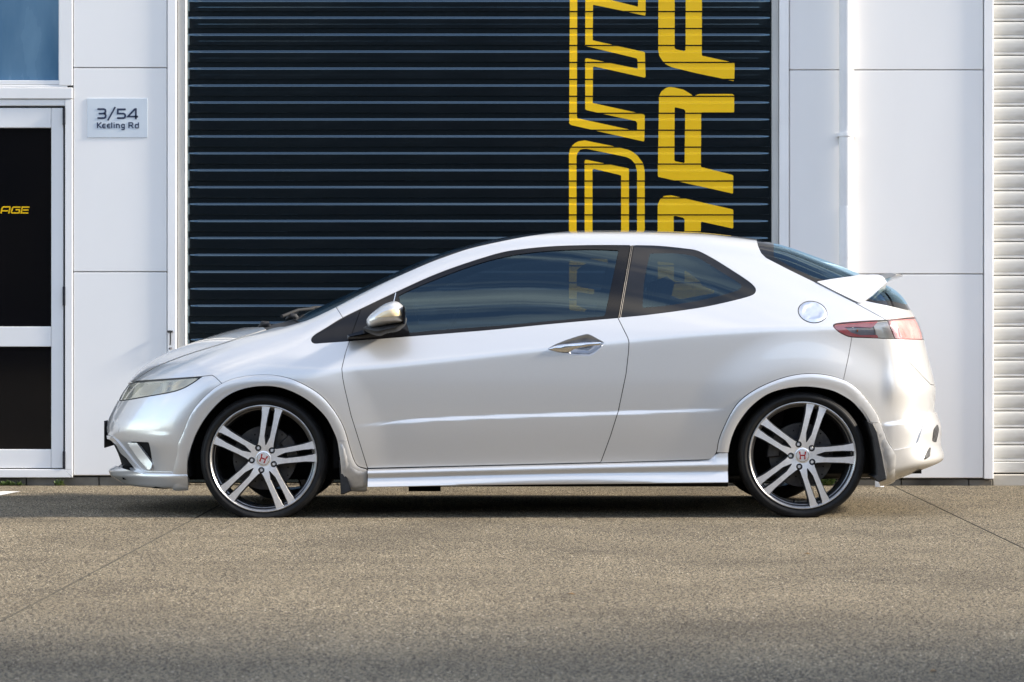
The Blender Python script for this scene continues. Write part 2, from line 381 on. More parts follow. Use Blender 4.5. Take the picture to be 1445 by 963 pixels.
noise_color(m, (0.07, 0.165, 0.27), (0.16, 0.29, 0.40), scale=2.2, detail=8, lo=0.32, hi=0.72, stretch=(2.2, 1, 0.7), rough_var=(0.12, 0.4))
M['navy'] = noise_color(mat('navy_print', rough=0.5), (0.012, 0.022, 0.06), (0.016, 0.03, 0.075), scale=50)
M['sign_board'] = noise_color(mat('pale_sign_board', rough=0.25, spec=0.5), (0.58, 0.64, 0.70), (0.62, 0.68, 0.73), scale=6)
M['roofing'] = noise_color(mat('grey_roofing', rough=0.6), (0.25, 0.25, 0.25), (0.32, 0.32, 0.32), scale=2)
M['hinge'] = noise_color(mat('dark_hinge', rough=0.4, metal=0.5), (0.02, 0.022, 0.03), (0.04, 0.042, 0.05), scale=30)

M['sill'] = noise_color(mat('pale_concrete_sill', rough=0.85), (0.36, 0.335, 0.29), (0.48, 0.455, 0.40), scale=6, detail=8, bump=0.15, bump_scale=80)
bld = thing('industrial_building', 'white panelled industrial building behind the silver car, with roller doors and a glazed entrance door', 'building', (0, YW, 0))
BL = (0, -YW, 0)
def bpart(mb, name, mats, parent=bld, smooth=False):
    o = mb.build(name, mats, parent, smooth)
    if parent is bld: o.location = BL
    return o

TOPZ = 5.6
def panel(px0, py0, px1, py1, z1=None, gap=0.0024, name='wall_panel', x0=None, x1=None, z0=None):
    a, zt = Wl(px0, py0); b, zb = Wl(px1, py1)
    if z1 is not None: zt = z1
    if z0 is not None: zb = z0
    if x0 is not None: a = x0
    if x1 is not None: b = x1
    return bpart(MB().box(a + gap, b - gap, YW, YW + 0.05, zb + gap, zt - gap, bev=0.004), name, M['wall'])
# backing sheet so that joints read dark and the building is closed
back = MB()
XL, XR = -9.0, 9.0
DX0, DX1 = Wl(261, 0)[0], Wl(1090, 0)[0]         # black roller opening
GX0 = Wl(1401.5, 0)[0]; GX1 = GX0 + 3.4          # white roller opening
EX0, EX1 = Wl(-330, 0)[0], Wl(103, 0)[0]         # entrance glazing
zlint = 3.55
zp = Wl(0, 672)[1]
for x0, x1, z0, z1 in ((XL, EX0, zp, TOPZ), (EX1, DX0, zp, TOPZ), (DX1, GX0, zp, TOPZ), (GX1, XR, zp, TOPZ),
                       (EX0, EX1, zlint, TOPZ), (DX0, DX1, zlint, TOPZ), (GX0, GX1, zlint, TOPZ)):
    back.box(x0 + 0.002, x1 - 0.002, YW + 0.052, YW + 0.16, z0, z1)
back.box(XL, XL + 0.1, YW + 0.16, YW + 12, 0, TOPZ); back.box(XR - 0.1, XR, YW + 0.16, YW + 12, 0, TOPZ)
back.box(XL, XR, YW + 12, YW + 12.1, 0, TOPZ)
bpart(back, 'wall_framing', M['galv'])
bpart(MB().box(XL - 0.05, XR + 0.05, YW - 0.06, YW + 12.2, TOPZ, TOPZ + 0.12), 'roof', M['roofing'])
# left pier, right pier
panel(103, 0, 236, 96, z1=Wl(0, -192)[1]); panel(103, 96, 236, 384); panel(103, 384, 236, 671.7)
zt_ = Wl(0, -192)[1]
panel(1113.5, -189, 1388, 99); panel(1113.5, 99, 1388, 387); panel(1113.5, 387, 1388, 675.5)
for i in range(4):
    z0 = zt_ + 0.012 + i * 0.72; z1 = min(z0 + 0.72, TOPZ - 0.01)
    panel(103, 0, 236, 0, z0=z0, z1=z1); panel(1113.5, 0, 1388, 0, z0=z0, z1=z1)
for x0, x1 in ((XL, -7.2), (-7.2, EX0 - 0.01), (GX1 + 0.06, 7.6), (7.6, XR)):
    for z0, z1 in ((zp, 1.25), (1.25, 2.45), (2.45, 3.65), (3.65, TOPZ)):
        panel(0, 0, 0, 0, x0=x0, x1=x1, z0=z0, z1=z1)
for x0, x1 in ((EX0 + 0.01, EX1), (DX0 - 0.06, DX1 + 0.06), (GX0 + 0.01, GX1)):
    for z0, z1 in ((zlint, 4.6), (4.6, TOPZ)):
        panel(0, 0, 0, 0, x0=x0, x1=x1, z0=z0, z1=z1)
# flashings and door guides
def strip(px0, px1, pyb, y0, y1, ztop, name, m_, bev=0.003):
    a = Wl(px0, 0)[0]; b = Wl(px1, 0)[0]; zb = Wl(0, pyb)[1]
    return bpart(MB().box(a, b, y0, y1, zb, ztop, bev=bev), name, M[m_])
strip(236.6, 249, 672, YW - 0.012, YW + 0.06, zlint, 'corner_flashing', 'trim')
strip(1099.8, 1113, 676, YW - 0.012, YW + 0.06, zlint, 'corner_flashing', 'trim')
strip(1388.6, 1401.3, 676, YW - 0.014, YW + 0.20, zlint, 'corner_flashing', 'trim')
strip(249.6, 260.8, 683, YW + 0.02, YW + 0.12, zlint, 'door_guide', 'galv')
strip(261.0, 262.2, 683, YW + 0.012, YW + 0.13, zlint, 'guide_lip', 'trim', bev=0.0015)
strip(1090.0, 1099.2, 683, YW + 0.02, YW + 0.12, zlint, 'door_guide', 'galv')
# plinth blocks under the panels
rng = random.Random(3)
def plinth(x0, x1, z1):
    x = x0
    while x < x1 - 0.05:
        w = min(rng.uniform(0.36, 0.44), x1 - x)
        if x1 - x - w < 0.1: w = x1 - x
        bpart(MB().box(x + 0.003, x + w - 0.003, YW + 0.012 + rng.uniform(0, 0.006), YW + 0.16, -0.012, z1 + rng.uniform(-0.004, 0.0), bev=0.004), 'plinth_block', M['plinth'])
        x += w
plinth(EX0, DX0 - 0.01, Wl(0, 672.3)[1] - 0.004)
plinth(DX1 + 0.01, GX0, Wl(0, 676)[1] - 0.004)
plinth(XL, EX0, Wl(0, 672.3)[1] - 0.004); plinth(GX1 + 0.05, XR, Wl(0, 676)[1] - 0.004)
bpart(MB().box(GX0 + 0.003, GX1, YW + 0.03, YW + 0.3, -0.012, Wl(0, 669)[1] - 0.005, bev=0.006), 'door_sill', M['sill'])
bpart(MB().box(DX0, DX1, YW + 0.03, YW + 0.3, -0.012, 0.012, bev=0.004), 'door_sill', M['concrete'])

# ---------------------------------------------------------------- roller doors
PITCH = 23.9 / (FPX / (YW + 0.07 - CAMY))
def prof_black(t):          # outward bulge (m) down one pitch; t = 0 at the lap joint
    k = [(0.0, -0.004), (0.035, -0.004), (0.05, 0.0), (0.315, 0.0), (0.335, 0.0006), (0.35, 0.0018), (0.41, 0.0077), (0.425, 0.0087), (0.445, 0.0091), (0.73, 0.0091), (0.745, 0.0091), (0.765, 0.0092), (0.78, 0.00925), (0.985, 0.00925), (0.99, 0.0), (1.0, -0.003)]
    return np.interp(t, [a for a, b in k], [b for a, b in k])
TS = [0.0, 0.034, 0.036, 0.049, 0.051, 0.07, 0.16, 0.29] + list(np.arange(0.30, 0.47, 0.0075)) + [0.48, 0.60, 0.72, 0.73, 0.74, 0.75, 0.76, 0.77, 0.78, 0.79, 0.88, 0.98, 0.984, 0.9845, 0.99, 0.991, 1.0]
def prof_white(t):
    k = [(0.0, -0.006), (0.04, -0.006), (0.06, 0.010), (0.12, 0.013), (0.3, 0.0145), (0.6, 0.012), (0.78, 0.006), (0.84, 0.0035), (0.88, 0.008), (0.97, 0.009), (1.0, 0.0)]
    return np.interp(t, [a for a, b in k], [b for a, b in k])
TW = [0.0, 0.04, 0.06, 0.09, 0.12, 0.2, 0.3, 0.4, 0.5, 0.6, 0.7, 0.78, 0.84, 0.88, 0.92, 0.97, 1.0]

def slat_mesh(x0, x1, prof, ts, yb, ends=True):
    e = 0.055; xs = [x0, x0 + e, x0 + e + 0.02, x1 - e - 0.02, x1 - e, x1] if ends else [x0, x1]
    am = [0.02, 0.02, 1, 1, 0.02, 0.02] if ends else [1, 1]
    v, f = [], []
    for t in ts:
        for x, a in zip(xs, am):
            p = float(prof(t)); v.append((x, yb - (p * a if p > 0 else p), -t * PITCH))
    n = len(xs)
    for i in range(len(ts) - 1):
        for k in range(n - 1):
            f.append((i * n + k, (i + 1) * n + k, (i + 1) * n + k + 1, i * n + k + 1))
    return v, f
YD = YW + 0.07
door = bpart(MB().box(DX0 - 0.02, DX1 + 0.02, YD + 0.02, YD + 0.04, 0.012, zlint), 'roller_door', M['dark'])
door['label'] = 'closed black corrugated roller door with big yellow lettering, behind the car'
v, f = slat_mesh(DX0 + 0.004, DX1 - 0.004, prof_black, TS, YD)
sl_me = None
z_ref = at(0, 16.4, YD)[1]
n_up = int((zlint - z_ref) / PITCH); z_top = z_ref + n_up * PITCH
slats_z = []
k = 0
while z_top - (k + 1) * PITCH > 0.0:
    z = z_top - k * PITCH; slats_z.append(z)
    if sl_me is None:
        o = new_obj('door_slat', v, f, M['black_door'], door, smooth=True); sl_me = o.data
    else:
        o = bpy.data.objects.new('door_slat', sl_me); COL.objects.link(o); o.parent = door
    o.location = (0, 0, z); k += 1
bb = MB().box(DX0 + 0.004, DX1 - 0.004, YD - 0.02, YD + 0.02, 0.016, slats_z[-1] - PITCH - 0.002, bev=0.004).build('bottom_rail', M['black_door'], door)

gdoor = bpart(MB().box(GX0 - 0.02, GX1 + 0.02, YD + 0.03, YD + 0.05, Wl(0, 669)[1], zlint), 'roller_door', M['dark'])
gdoor['label'] = 'weathered pale roller door at the right edge'
v, f = slat_mesh(GX0 + 0.002, GX1 - 0.004, prof_white, TW, YD + 0.01, ends=False)
g_me = None
z0 = at(0, 651.5, YD)[1]
for k in range(28):
    z = z0 + (k + 1) * PITCH
    if g_me is None:
        o = new_obj('door_slat', v, f, M['grey_door'], gdoor, smooth=True); g_me = o.data
    else:
        o = bpy.data.objects.new('door_slat', g_me); COL.objects.link(o); o.parent = gdoor
    o.location = (0, 0, z)
MB().box(GX0 + 0.002, GX1 - 0.004, YD - 0.012, YD + 0.03, at(0, 667.3, YD)[1], z0 - 0.002, bev=0.004).build('bottom_rail', M['grey_door'], gdoor)
MB().box(GX0 + 0.002, GX1 - 0.004, YD - 0.006, YD + 0.02, at(0, 669.5, YD)[1], at(0, 667.4, YD)[1], bev=0.001).build('rubber_seal', M['rubber'], gdoor)

# mesh cutting by a scalar field: keeps the side where the field is negative
def clip(V, T, d):
    ins = d < 0
    c = ins[T].sum(1)
    keep = T[c == 3]
    newV = [V]; nV = len(V); out = [keep]
    for cnt in (1, 2):
        Q = T[c == cnt]
        if not len(Q): continue
        I = ins[Q] if cnt == 1 else ~ins[Q]
        k = I.argmax(1); r = np.arange(len(Q))
        a = Q[r, k]; b = Q[r, (k + 1) % 3]; cc = Q[r, (k + 2) % 3]
        tb = (d[a] / (d[a] - d[b]))[:, None]; tcv = (d[a] / (d[a] - d[cc]))[:, None]
        pb = V[a] + (V[b] - V[a]) * tb; pc = V[a] + (V[cc] - V[a]) * tcv
        ib = nV + np.arange(len(Q)); ic = ib + len(Q)
        newV += [pb, pc]; nV += 2 * len(Q)
        if cnt == 1: out.append(np.stack([a, ib, ic], 1))
        else:
            out.append(np.stack([b, cc, ic], 1)); out.append(np.stack([b, ic, ib], 1))
    V2 = np.concatenate(newV); T2 = np.concatenate(out)
    # weld identical cut points
    key = np.round(V2 * 2e5).astype(np.int64)
    used = np.unique(T2); 
    if not len(used): return np.zeros((0, 3)), np.zeros((0, 3), int)
    uq, inv = np.unique(key[used], axis=0, return_inverse=True); inv = inv.ravel()
    first = np.zeros(len(uq), int); first[inv[::-1]] = used[::-1]
    mp_ = np.full(len(V2), -1); mp_[used] = inv
    T3 = mp_[T2]
    ok = (T3[:, 0] != T3[:, 1]) & (T3[:, 1] != T3[:, 2]) & (T3[:, 0] != T3[:, 2])
    return V2[first], T3[ok]

def sd_poly(P, poly):
    """signed distance of points to a closed outline, negative inside"""
    poly = np.asarray(poly, float); n = len(poly)
    best = np.full(len(P), 1e9); inside = np.zeros(len(P), bool)
    x, y = P[:, 0], P[:, 1]
    for i in range(n):
        a, b = poly[i], poly[(i + 1) % n]; e = b - a; l2 = e @ e
        if l2 < 1e-12: continue
        t = np.clip(((x - a[0]) * e[0] + (y - a[1]) * e[1]) / l2, 0, 1)
        dx = x - a[0] - t * e[0]; dy = y - a[1] - t * e[1]
        best = np.minimum(best, dx * dx + dy * dy)
        if a[1] != b[1]:
            cr_ = ((a[1] > y) != (b[1] > y)) & (x < (b[0] - a[0]) * (y - a[1]) / (b[1] - a[1]) + a[0])
            inside ^= cr_
    d = np.sqrt(best)
    return np.where(inside, -d, d)

# yellow letters printed across the slats: the slat surface itself, cut to the outline of the letter
def letter(px_polys, holes=()):
    P = [np.array([at(x, y, YD - 0.005) for x, y in p]) for p in px_polys]
    Hs = [np.array([at(x, y, YD - 0.005) for x, y in p]) for p in holes]
    allp = np.concatenate(P); x0, z0 = allp.min(0) - 0.004; x1, z1 = allp.max(0) + 0.004
    VV, TT = [], []; off = 0
    for zs in slats_z:
        if zs < z0 or zs - PITCH > z1: continue
        ts = [0.052, 0.07, 0.16, 0.29] + TS[8:-5]
        xs = np.arange(x0, x1 + 0.012, 0.012)
        X, TT_ = np.meshgrid(xs, ts); pr = prof_black(TT_)
        V = np.stack([X.ravel(), (YD - pr - 0.0012).ravel(), (zs - TT_ * PITCH).ravel()], 1)
        n = len(xs); i, k = np.meshgrid(np.arange(len(ts) - 1), np.arange(n - 1), indexing='ij')
        q = (i * n + k).ravel(); T = np.concatenate([np.stack([q, q + n, q + n + 1], 1), np.stack([q, q + n + 1, q + 1], 1)])
        d = np.min([sd_poly(V[:, [0, 2]], p) for p in P], axis=0)
        for h in Hs: d = np.maximum(d, -sd_poly(V[:, [0, 2]], h))
        V, T = clip(V, T, d)
        if len(T): VV.append(V); TT.append(T + off); off += len(V)
    if VV:
        return new_obj('printed_letter', np.concatenate(VV), np.concatenate(TT).tolist(), M['yellow'], door, smooth=True)

# outlined column
letter([[(804.8, -120), (815, -120), (814, 167), (899, 185.6), (899, 171.5), (825.8, 155.4), (825.8, 82.1), (900.0, 97.1), (899.5, 83), (825.8, 65), (826.2, -60), (900.3, -60), (911, -60),
          (911, 22.4), (836.8, 7), (836.3, 57.4), (910, 73.8), (911, 110.3), (836.8, 93.6), (836.3, 145.7), (910, 162), (909.2, 200.3), (803.2, 176.2)]],
       holes=[[(826.9, -61), (900.3, -61), (900.3, 10), (860.6, 0), (837, -6), (837, -61)]])
letter([[(802.9, 362), (802.9, 218), (804, 211.5), (806.8, 206.8), (811, 202.5), (816.5, 199.7), (825.3, 198.5), (865.9, 206.8), (887, 211.6), (893.5, 215), (899.5, 220), (907.4, 230.6), (909.7, 241.2), (909.7, 362), (899, 380), (816, 362)]],
       holes=[[(899, 346), (899, 243), (896.8, 232.4), (890.6, 225.3), (883.6, 221.8), (827, 210), (819, 211.2), (814.7, 216.5), (813.5, 221.8), (813.5, 346), (890, 362)]])
letter([[(825, 225.3), (887.5, 238), (887.5, 352), (825, 340)]], holes=[[(836, 238), (876.5, 247.7), (876.5, 338), (836, 330)]])
letter([[(803, 368), (828, 371), (814, 381), (813.5, 404), (839, 409), (838, 416), (814, 412), (813.6, 431), (828, 437), (826, 440), (803, 438)]])
# solid column
letter([[(929.4, -120), (952, -120), (952, 69.4), (967.4, 72.7), (967.9, -120), (990.7, -120), (990.3, 78.9), (1036.8, 89.2), (1036, 114.8), (980.6, 103.3), (948.8, 95.3), (940.5, 91.5), (935.6, 87.4), (930.3, 79.4), (928.9, 70.6)]])
letter([[(930, 136), (933, 129.8), (939, 124.8), (945.3, 123), (952, 124), (964.7, 127), (973.6, 132.4), (978.9, 136.6), (984.2, 133.7), (988, 133), (1036.2, 133), (1035.9, 158.9), (989.5, 158.9), (988.9, 235.7), (1034.7, 247.5), (1034.3, 273.6), (928.1, 249.7), (929, 200)]],
       holes=[[(952, 151.5), (967, 155), (966, 230.7), (951.5, 227.7)]])
letter([[(927.8, 344), (928.1, 289), (931.5, 281.5), (937, 276.8), (947.4, 275.9), (1034.7, 296), (1034.7, 323), (988.9, 312.9), (988.9, 344)]],
       holes=[[(950.6, 304.3), (966, 307.7), (966, 350), (950.6, 350)]])
letter([[(928, 356), (951, 356), (951, 396), (966, 399), (966, 381), (988, 397), (990, 403), (1010, 411), (1008, 414), (960, 422.5), (943, 416), (934, 408.8), (928.3, 397)]])

# ---------------------------------------------------------------- entrance door, window above it
ent = bpart(MB().box(EX0, EX1, YW + 0.09, YW + 0.12, zp, zlint), 'shopfront', M['dark'])
ent['label'] = 'white framed entrance glazing at the left edge'
def eb(px0, py0, px1, py1, y0, y1, name, m_, parent, bev=0.003):
    a, zt = Wl(px0, py0); b, zb = Wl(px1, py1)
    return MB().box(a, b, YW + y0, YW + y1, zb, zt, bev=bev).build(name, M[m_], parent)
pc = Wl(103, 0)[0]
# outer frame
eb(92.0, 140.5, 102.6, 663, -0.006, 0.085, 'frame_post', 'alu', ent)
eb(83.5, -250, 102.6, 121, -0.006, 0.085, 'frame_post', 'alu', ent)
eb(-329, 140.4, 91.6, 149.5, 0.0, 0.085, 'frame_head', 'alu', ent)
eb(-329, 124, 102.6, 139.8, -0.010, 0.085, 'frame_transom', 'alu', ent)
eb(-329, 120.6, 95, 123.6, -0.002, 0.085, 'frame_transom', 'alu', ent)
bm_ = MB()
a0, z0_ = Wl(0, 662.6); a1, z1_ = Wl(0, 674)
bm_.chamfer([(Wl(-329, 0)[0], z0_), (Wl(92, 0)[0], z0_), (Wl(101.5, 0)[0], z1_), (Wl(-329, 0)[0], z1_)], YW - 0.006, YW + 0.085, 0.003)
bm_.build('frame_sill', M['alu'], ent)
bm_ = MB(); bm_.chamfer([(Wl(92, 0)[0], z0_ - 0.002), (Wl(102.6, 0)[0], z0_ - 0.002), (Wl(102.6, 0)[0], z1_)], YW - 0.006, YW + 0.085, 0.002); bm_.build('frame_corner', M['alu'], ent)
# inner bead of the upper window
eb(-329, 113.6, 88, 120, 0.004, 0.085, 'window_bead', 'alu', ent)
eb(82.5, -250, 88, 113, 0.004, 0.085, 'window_bead', 'alu', ent)
eb(-329, -250, 82.4, 113.4, 0.05, 0.07, 'window_pane', 'film_glass', ent, bev=0.001)
eb(-329, -258, 102, -251, -0.006, 0.085, 'frame_transom', 'alu', ent)
# door leaves: the right-hand leaf in view, its twin outside the frame
def leaf(o):
    mb = MB()
    def r(px0, py0, px1, py1): 
        a, zt = Wl(px0 + o, py0); b, zb = Wl(px1 + o, py1); mb.box(a, b, YW + 0.008, YW + 0.06, zb, zt, bev=0.003)
    r(72, 152.5, 88.6, 661); r(-117, 152.5, -100, 661)
    r(-99.6, 152.5, 71.6, 180.5); r(-99.6, 461, 71.6, 489.5); r(-99.6, 634.5, 71.6, 661)
    d_ = mb.build('door_leaf', M['alu'], ent)
    eb(-99.6 + o, 180.5, 71.8 + o, 461, 0.035, 0.048, 'door_pane', 'dark_glass', ent, bev=0.001)
    eb(-99.6 + o, 489.5, 71.8 + o, 634.5, 0.035, 0.048, 'door_pane', 'dark_glass', ent, bev=0.001)
leaf(0); leaf(-209)
for y0, y1 in ((152.5, 176), (405, 431), (637, 661)):
    eb(88.7, y0, 92.4, y1, -0.010, 0.07, 'door_hinge', 'hinge', ent, bev=0.001)
eb(88.7, 152.5, 91.8, 661, 0.04, 0.08, 'door_gap_seal', 'hinge', ent, bev=0.0005)

def ribbon(mb, pts, w, y, closed=False, conv=None, th=0.0015):
    """flat lettering stroke of width w along pts (photo pixels)"""
    P = [np.array(p, float) for p in pts]; n = len(P)
    L_, R_ = [], []
    for i in range(n):
        a = P[i - 1] if i > 0 or closed else P[i]; b = P[(i + 1) % n] if i < n - 1 or closed else P[i]
        d1 = P[i] - a; d2 = b - P[i]
        u = [q / np.linalg.norm(q) for q in (d1, d2) if np.linalg.norm(q) > 1e-9]
        t = sum(u); t /= np.linalg.norm(t)
        nrm = np.array([-t[1], t[0]]); k = 1.0
        if len(u) == 2: k = 1 / max(0.45, abs(np.dot(nrm, [-u[0][1], u[0][0]])))
        L_.append(P[i] + nrm * w / 2 * k); R_.append(P[i] - nrm * w / 2 * k)
    for i in range(n if closed else n - 1):
        j = (i + 1) % n
        q = [at(*p, y) for p in (L_[i], L_[j], R_[j], R_[i])]
        mb.prism(q, y - th, y)

# AGE on the entrance door glass
mb = MB(); yg = YW + 0.0345
def ital(u, v): return (u + (23 - v) * 0 , v)
def zpix(x, y): return (x / 13.136, 270 + y / 13.136)
T_ = 1.9
for path, cl in (([(18, 415), (38, 318), (62, 292), (180, 292), (186, 310), (162, 415)], False), ([(40, 365), (172, 365)], False),
             ([(380, 297), (250, 297), (232, 312), (212, 390), (222, 404), (350, 404), (358, 380), (362, 345), (290, 345)], False),
             ([(545, 297), (414, 297), (392, 404), (526, 404)], False), ([(405, 350), (530, 350)], False)):
    ribbon(mb, [zpix(*p) for p in path], T_, yg)
mb.build('printed_lettering', M['yellow'], ent)

# ---------------------------------------------------------------- number sign
sx0, sz1 = Wl(123.3, 139); sx1, sz0 = Wl(208.5, 194.5)
sign = thing('number_sign', 'small pale rectangular street number sign reading 3/54 Keeling Rd on the white wall', 'sign', ((sx0 + sx1) / 2, YW, (sz0 + sz1) / 2))
SLc = (-(sx0 + sx1) / 2, -YW, -(sz0 + sz1) / 2)
MB().box(sx0, sx1, YW - 0.0035, YW - 0.0005, sz0, sz1, bev=0.001).build('sign_board', M['sign_board'], sign, loc=SLc)
mb = MB(); ys = YW - 0.0037
def sp(x, y): return (115 + x / 12.838, 130 + y / 12.838)
def st(path, w=2.6, closed=False): ribbon(mb, [sp(*p) for p in path], w, ys, closed)
st([(290, 312), (405, 312), (430, 325), (436, 350), (430, 375), (405, 392), (312, 392)]); st([(405, 392), (432, 402), (440, 430), (434, 462), (408, 474), (290, 474)])
st([(612, 272), (478, 515)], 2.2)
st([(802, 316), (660, 316), (655, 392), (760, 392), (785, 405), (793, 432), (785, 462), (760, 474), (645, 474)])
st([(985, 496), (985, 312), (968, 312), (842, 445), (1024, 447)])
W2 = 1.55
st([(290, 552), (290, 655)], W2); st([(360, 552), (305, 600), (362, 655)], W2)
for o in (372, 458):
    st([(o + 64, 585), (o + 30, 584), (o + 12, 600), (o + 10, 620), (o + 14, 640), (o + 30, 651), (o + 66, 650)], W2); st([(o + 14, 618), (o + 60, 618)], W2)
st([(548, 552), (548, 655)], W2)
st([(592, 582), (592, 655)], W2); st([(592, 553), (592, 566)], W2)
st([(634, 655), (634, 586), (670, 586), (684, 600), (686, 655)], W2)
st([(776, 582), (776, 668), (766, 682), (724, 684)], W2); st([(776, 588), (740, 588), (728, 602), (728, 632), (740, 648), (776, 648)], W2)
st([(860, 655), (860, 558), (915, 558), (930, 570), (930, 592), (915, 606), (862, 606)], W2); st([(900, 608), (938, 655)], W2)
st([(1032, 552), (1032, 655)], W2); st([(1030, 590), (988, 590), (975, 602), (975, 640), (988, 652), (1030, 652)], W2)
mb.build('sign_lettering', M['navy'], sign, loc=SLc)

# ---------------------------------------------------------------- downpipe
dx, _ = Wl(1192.8, 0); dr = 0.0405
pipe = thing('downpipe', 'round white downpipe running down the white wall right of the black roller door', 'downpipe', (dx, YW - 0.047, 0.1))
PL = (-dx, -(YW - 0.047), -0.1)
def at_pipe(z): return (dx, YW - 0.047, z)
M['pvc'] = noise_color(mat('white_pvc', rough=0.55, spec=0.3), (0.70, 0.70, 0.70), (0.76, 0.76, 0.76), scale=3)
MB().tube([at_pipe(0.10), at_pipe(5.3)], dr, 32).build('pipe', M['pvc'], pipe, smooth=True, loc=PL)
for py in (190, -200):
    zc_ = at(0, py, YW - 0.047)[1]
    mb = MB(); mb.tube([at_pipe(zc_ - 0.011), at_pipe(zc_ + 0.011)], dr + 0.005, 32); mb.box(dx - 0.055, dx + 0.055, YW - 0.03, YW - 0.001, zc_ - 0.011, zc_ + 0.011)
    mb.build('pipe_clip', M['trim'], pipe, loc=PL)
zc_ = at(0, 292, YW - 0.047)[1]
MB().tube([at_pipe(zc_ - 0.3), at_pipe(zc_), at_pipe(zc_ + 0.003)], [dr + 0.0016, dr + 0.0016, dr + 0.0006], 32).build('pipe_socket', M['pvc'], pipe, smooth=True, loc=PL)

# latch on the flashing
lx, lz = Wl(240.5, 468)
lat = thing('door_latch', 'small steel hasp hanging on the white flashing left of the black roller door', 'latch', (lx, YW - 0.012, lz))
mb = MB(); mb.box(-0.016, 0.016, -0.012, 0.0, -0.006, 0.006, bev=0.002); mb.build('latch_plate', M['steel'], lat)
MB().tube([(0.002, -0.008, -0.006), (0.003, -0.010, -0.04), (0.001, -0.008, -0.08)], 0.004, 8).build('latch_pin', M['steel'], lat, smooth=True)
MB().tube([(0.0, -0.001, -0.10), (0.006, -0.010, -0.098)], 0.007, 10).build('latch_eye', M['steel'], lat)

# white pipe stub on the ground behind the rear wheel
x0, y0, _ = gr(1241, 684.6)
y0 = YW - 0.12; s_ = FPX / (y0 - CAMY); x0 = (1241 - 722.5) / s_
mb = MB(); mb.tube([(0, 0, 0.0), (0, 0, 0.055), (0, 0, 0.056), (0, 0, 0.062)], [0.026, 0.026, 0.03, 0.03], 24)
stub = mb.build('pipe_stub', M['trim'], None, loc=(x0, y0, 0.001)); tag(stub, 'short white plastic pipe stub standing on the ground behind the rear mud flap', 'pipe')

# weeds along the foot of the wall
M['leaf'] = noise_color(mat('weed_leaf', rough=0.6), (0.045, 0.085, 0.018), (0.10, 0.14, 0.03), scale=30)
M['dry_leaf'] = noise_color(mat('dry_leaf', rough=0.7), (0.16, 0.09, 0.03), (0.30, 0.18, 0.07), scale=40)
def weed(px, n, h, label):
    x = Wl(px, 0)[0]; rg = random.Random(int(px)); mb = MB()
    for i in range(n):
        a = rg.uniform(0, 6.28); l = h * rg.uniform(0.5, 1.0); w = l * rg.uniform(0.2, 0.32); el = rg.uniform(0.4, 1.3)
        bx = rg.uniform(-0.03, 0.03); by = rg.uniform(-0.008, 0.004)
        d = Vector((math.cos(a) * math.cos(el), -abs(math.sin(a)) * math.cos(el) * 0.6, math.sin(el))); s = Vector((-math.sin(a), math.cos(a), 0.2)).normalized()
        b = Vector((bx, by, 0.0)); p1 = b + d * l * 0.5; p2 = b + d * l + Vector((0, 0, -l * 0.12))
        mb.add([b, p1 + s * w, p2, p1 - s * w, p1 + Vector((0, 0, -0.004))], [(0, 4, 1), (4, 2, 1), (0, 3, 4), (4, 3, 2)])
    o = mb.build('weed', M['leaf'], None, loc=(x, YW - 0.012, 0.0)); tag(o, label, 'weed', group='weeds along the foot of the wall')
weed(1, 14, 0.045, 'green weed at the foot of the wall, at the very left edge')
weed(12, 22, 0.05, 'larger green weed tuft at the foot of the wall under the entrance door')
weed(29, 14, 0.045, 'small green weed tuft right of the larger one under the entrance door')
weed(84, 18, 0.055, 'green weed tuft at the foot of the wall below the right door post')
weed(1168, 30, 0.09, 'yellow-green weed at the wall seen through the rear wheel')
# fallen leaves
for px, py, lab in ((1140, 783, 'small dry orange leaf on the concrete below the rear wheel'), (807, 840, 'dry brown leaf scrap on the concrete in the middle foreground'),
                    (1317, 949, 'dark pebble-like leaf scrap on the concrete at the lower right')):
    x, y, _ = gr(px, py)
    mb = MB(); mb.add([(-0.016, 0, 0.003), (0, 0.007, 0.006), (0.018, 0, 0.004), (0, -0.007, 0.002), (0.001, 0, 0.009)], [(0, 3, 4), (3, 2, 4), (2, 1, 4), (1, 0, 4), (0, 1, 2, 3)])
    o = mb.build('fallen_leaf', M['dry_leaf'], None, loc=(x, y, 0.0)); o.rotation_euler = (0, 0, px); tag(o, lab, 'leaf', group='fallen leaves on the concrete')

# ---------------------------------------------------------------- unseen buildings around the camera, added for dark reflections and foreground shade
M['dark_clad'] = noise_color(mat('dark_wall_cladding', rough=0.7), (0.032, 0.032, 0.032), (0.045, 0.045, 0.045), scale=0.8, stretch=(6, 6, 0.3))
def unseen_building(x0, x1, y0, y1, h, face, label, bays):
    b_ = thing('unseen_warehouse', label, 'building', ((x0 + x1) / 2, (y0 + y1) / 2, 0))
    o_ = (-(x0 + x1) / 2, -(y0 + y1) / 2, 0)
    MB().box(x0, x1, y0, y1, 0, h).build('wall', M['dark_clad'], b_, loc=o_)
    MB().box(x0 - 0.3, x1 + 0.3, y0 - 0.3, y1 + 0.3, h, h + 0.2).build('roof', M['roofing'], b_, loc=o_)
    for i in range(bays):
        if face == 'y':
            c = x0 + (x1 - x0) * (i + 0.5) / bays
            MB().box(c - 1.8, c + 1.8, y1, y1 + 0.05, 0, 3.2).build('roller_door', M['hinge'], b_, loc=o_)
            MB().box(c + 2.6, c + 4.0, y1, y1 + 0.05, 4.2, 5.2).build('window', M['dark_glass'], b_, loc=o_)
        else:
            c = y0 + (y1 - y0) * (i + 0.5) / bays
            MB().box(x0 - 0.05, x0, c - 1.8, c + 1.8, 0, 3.2).build('roller_door', M['hinge'], b_, loc=o_)
    return b_
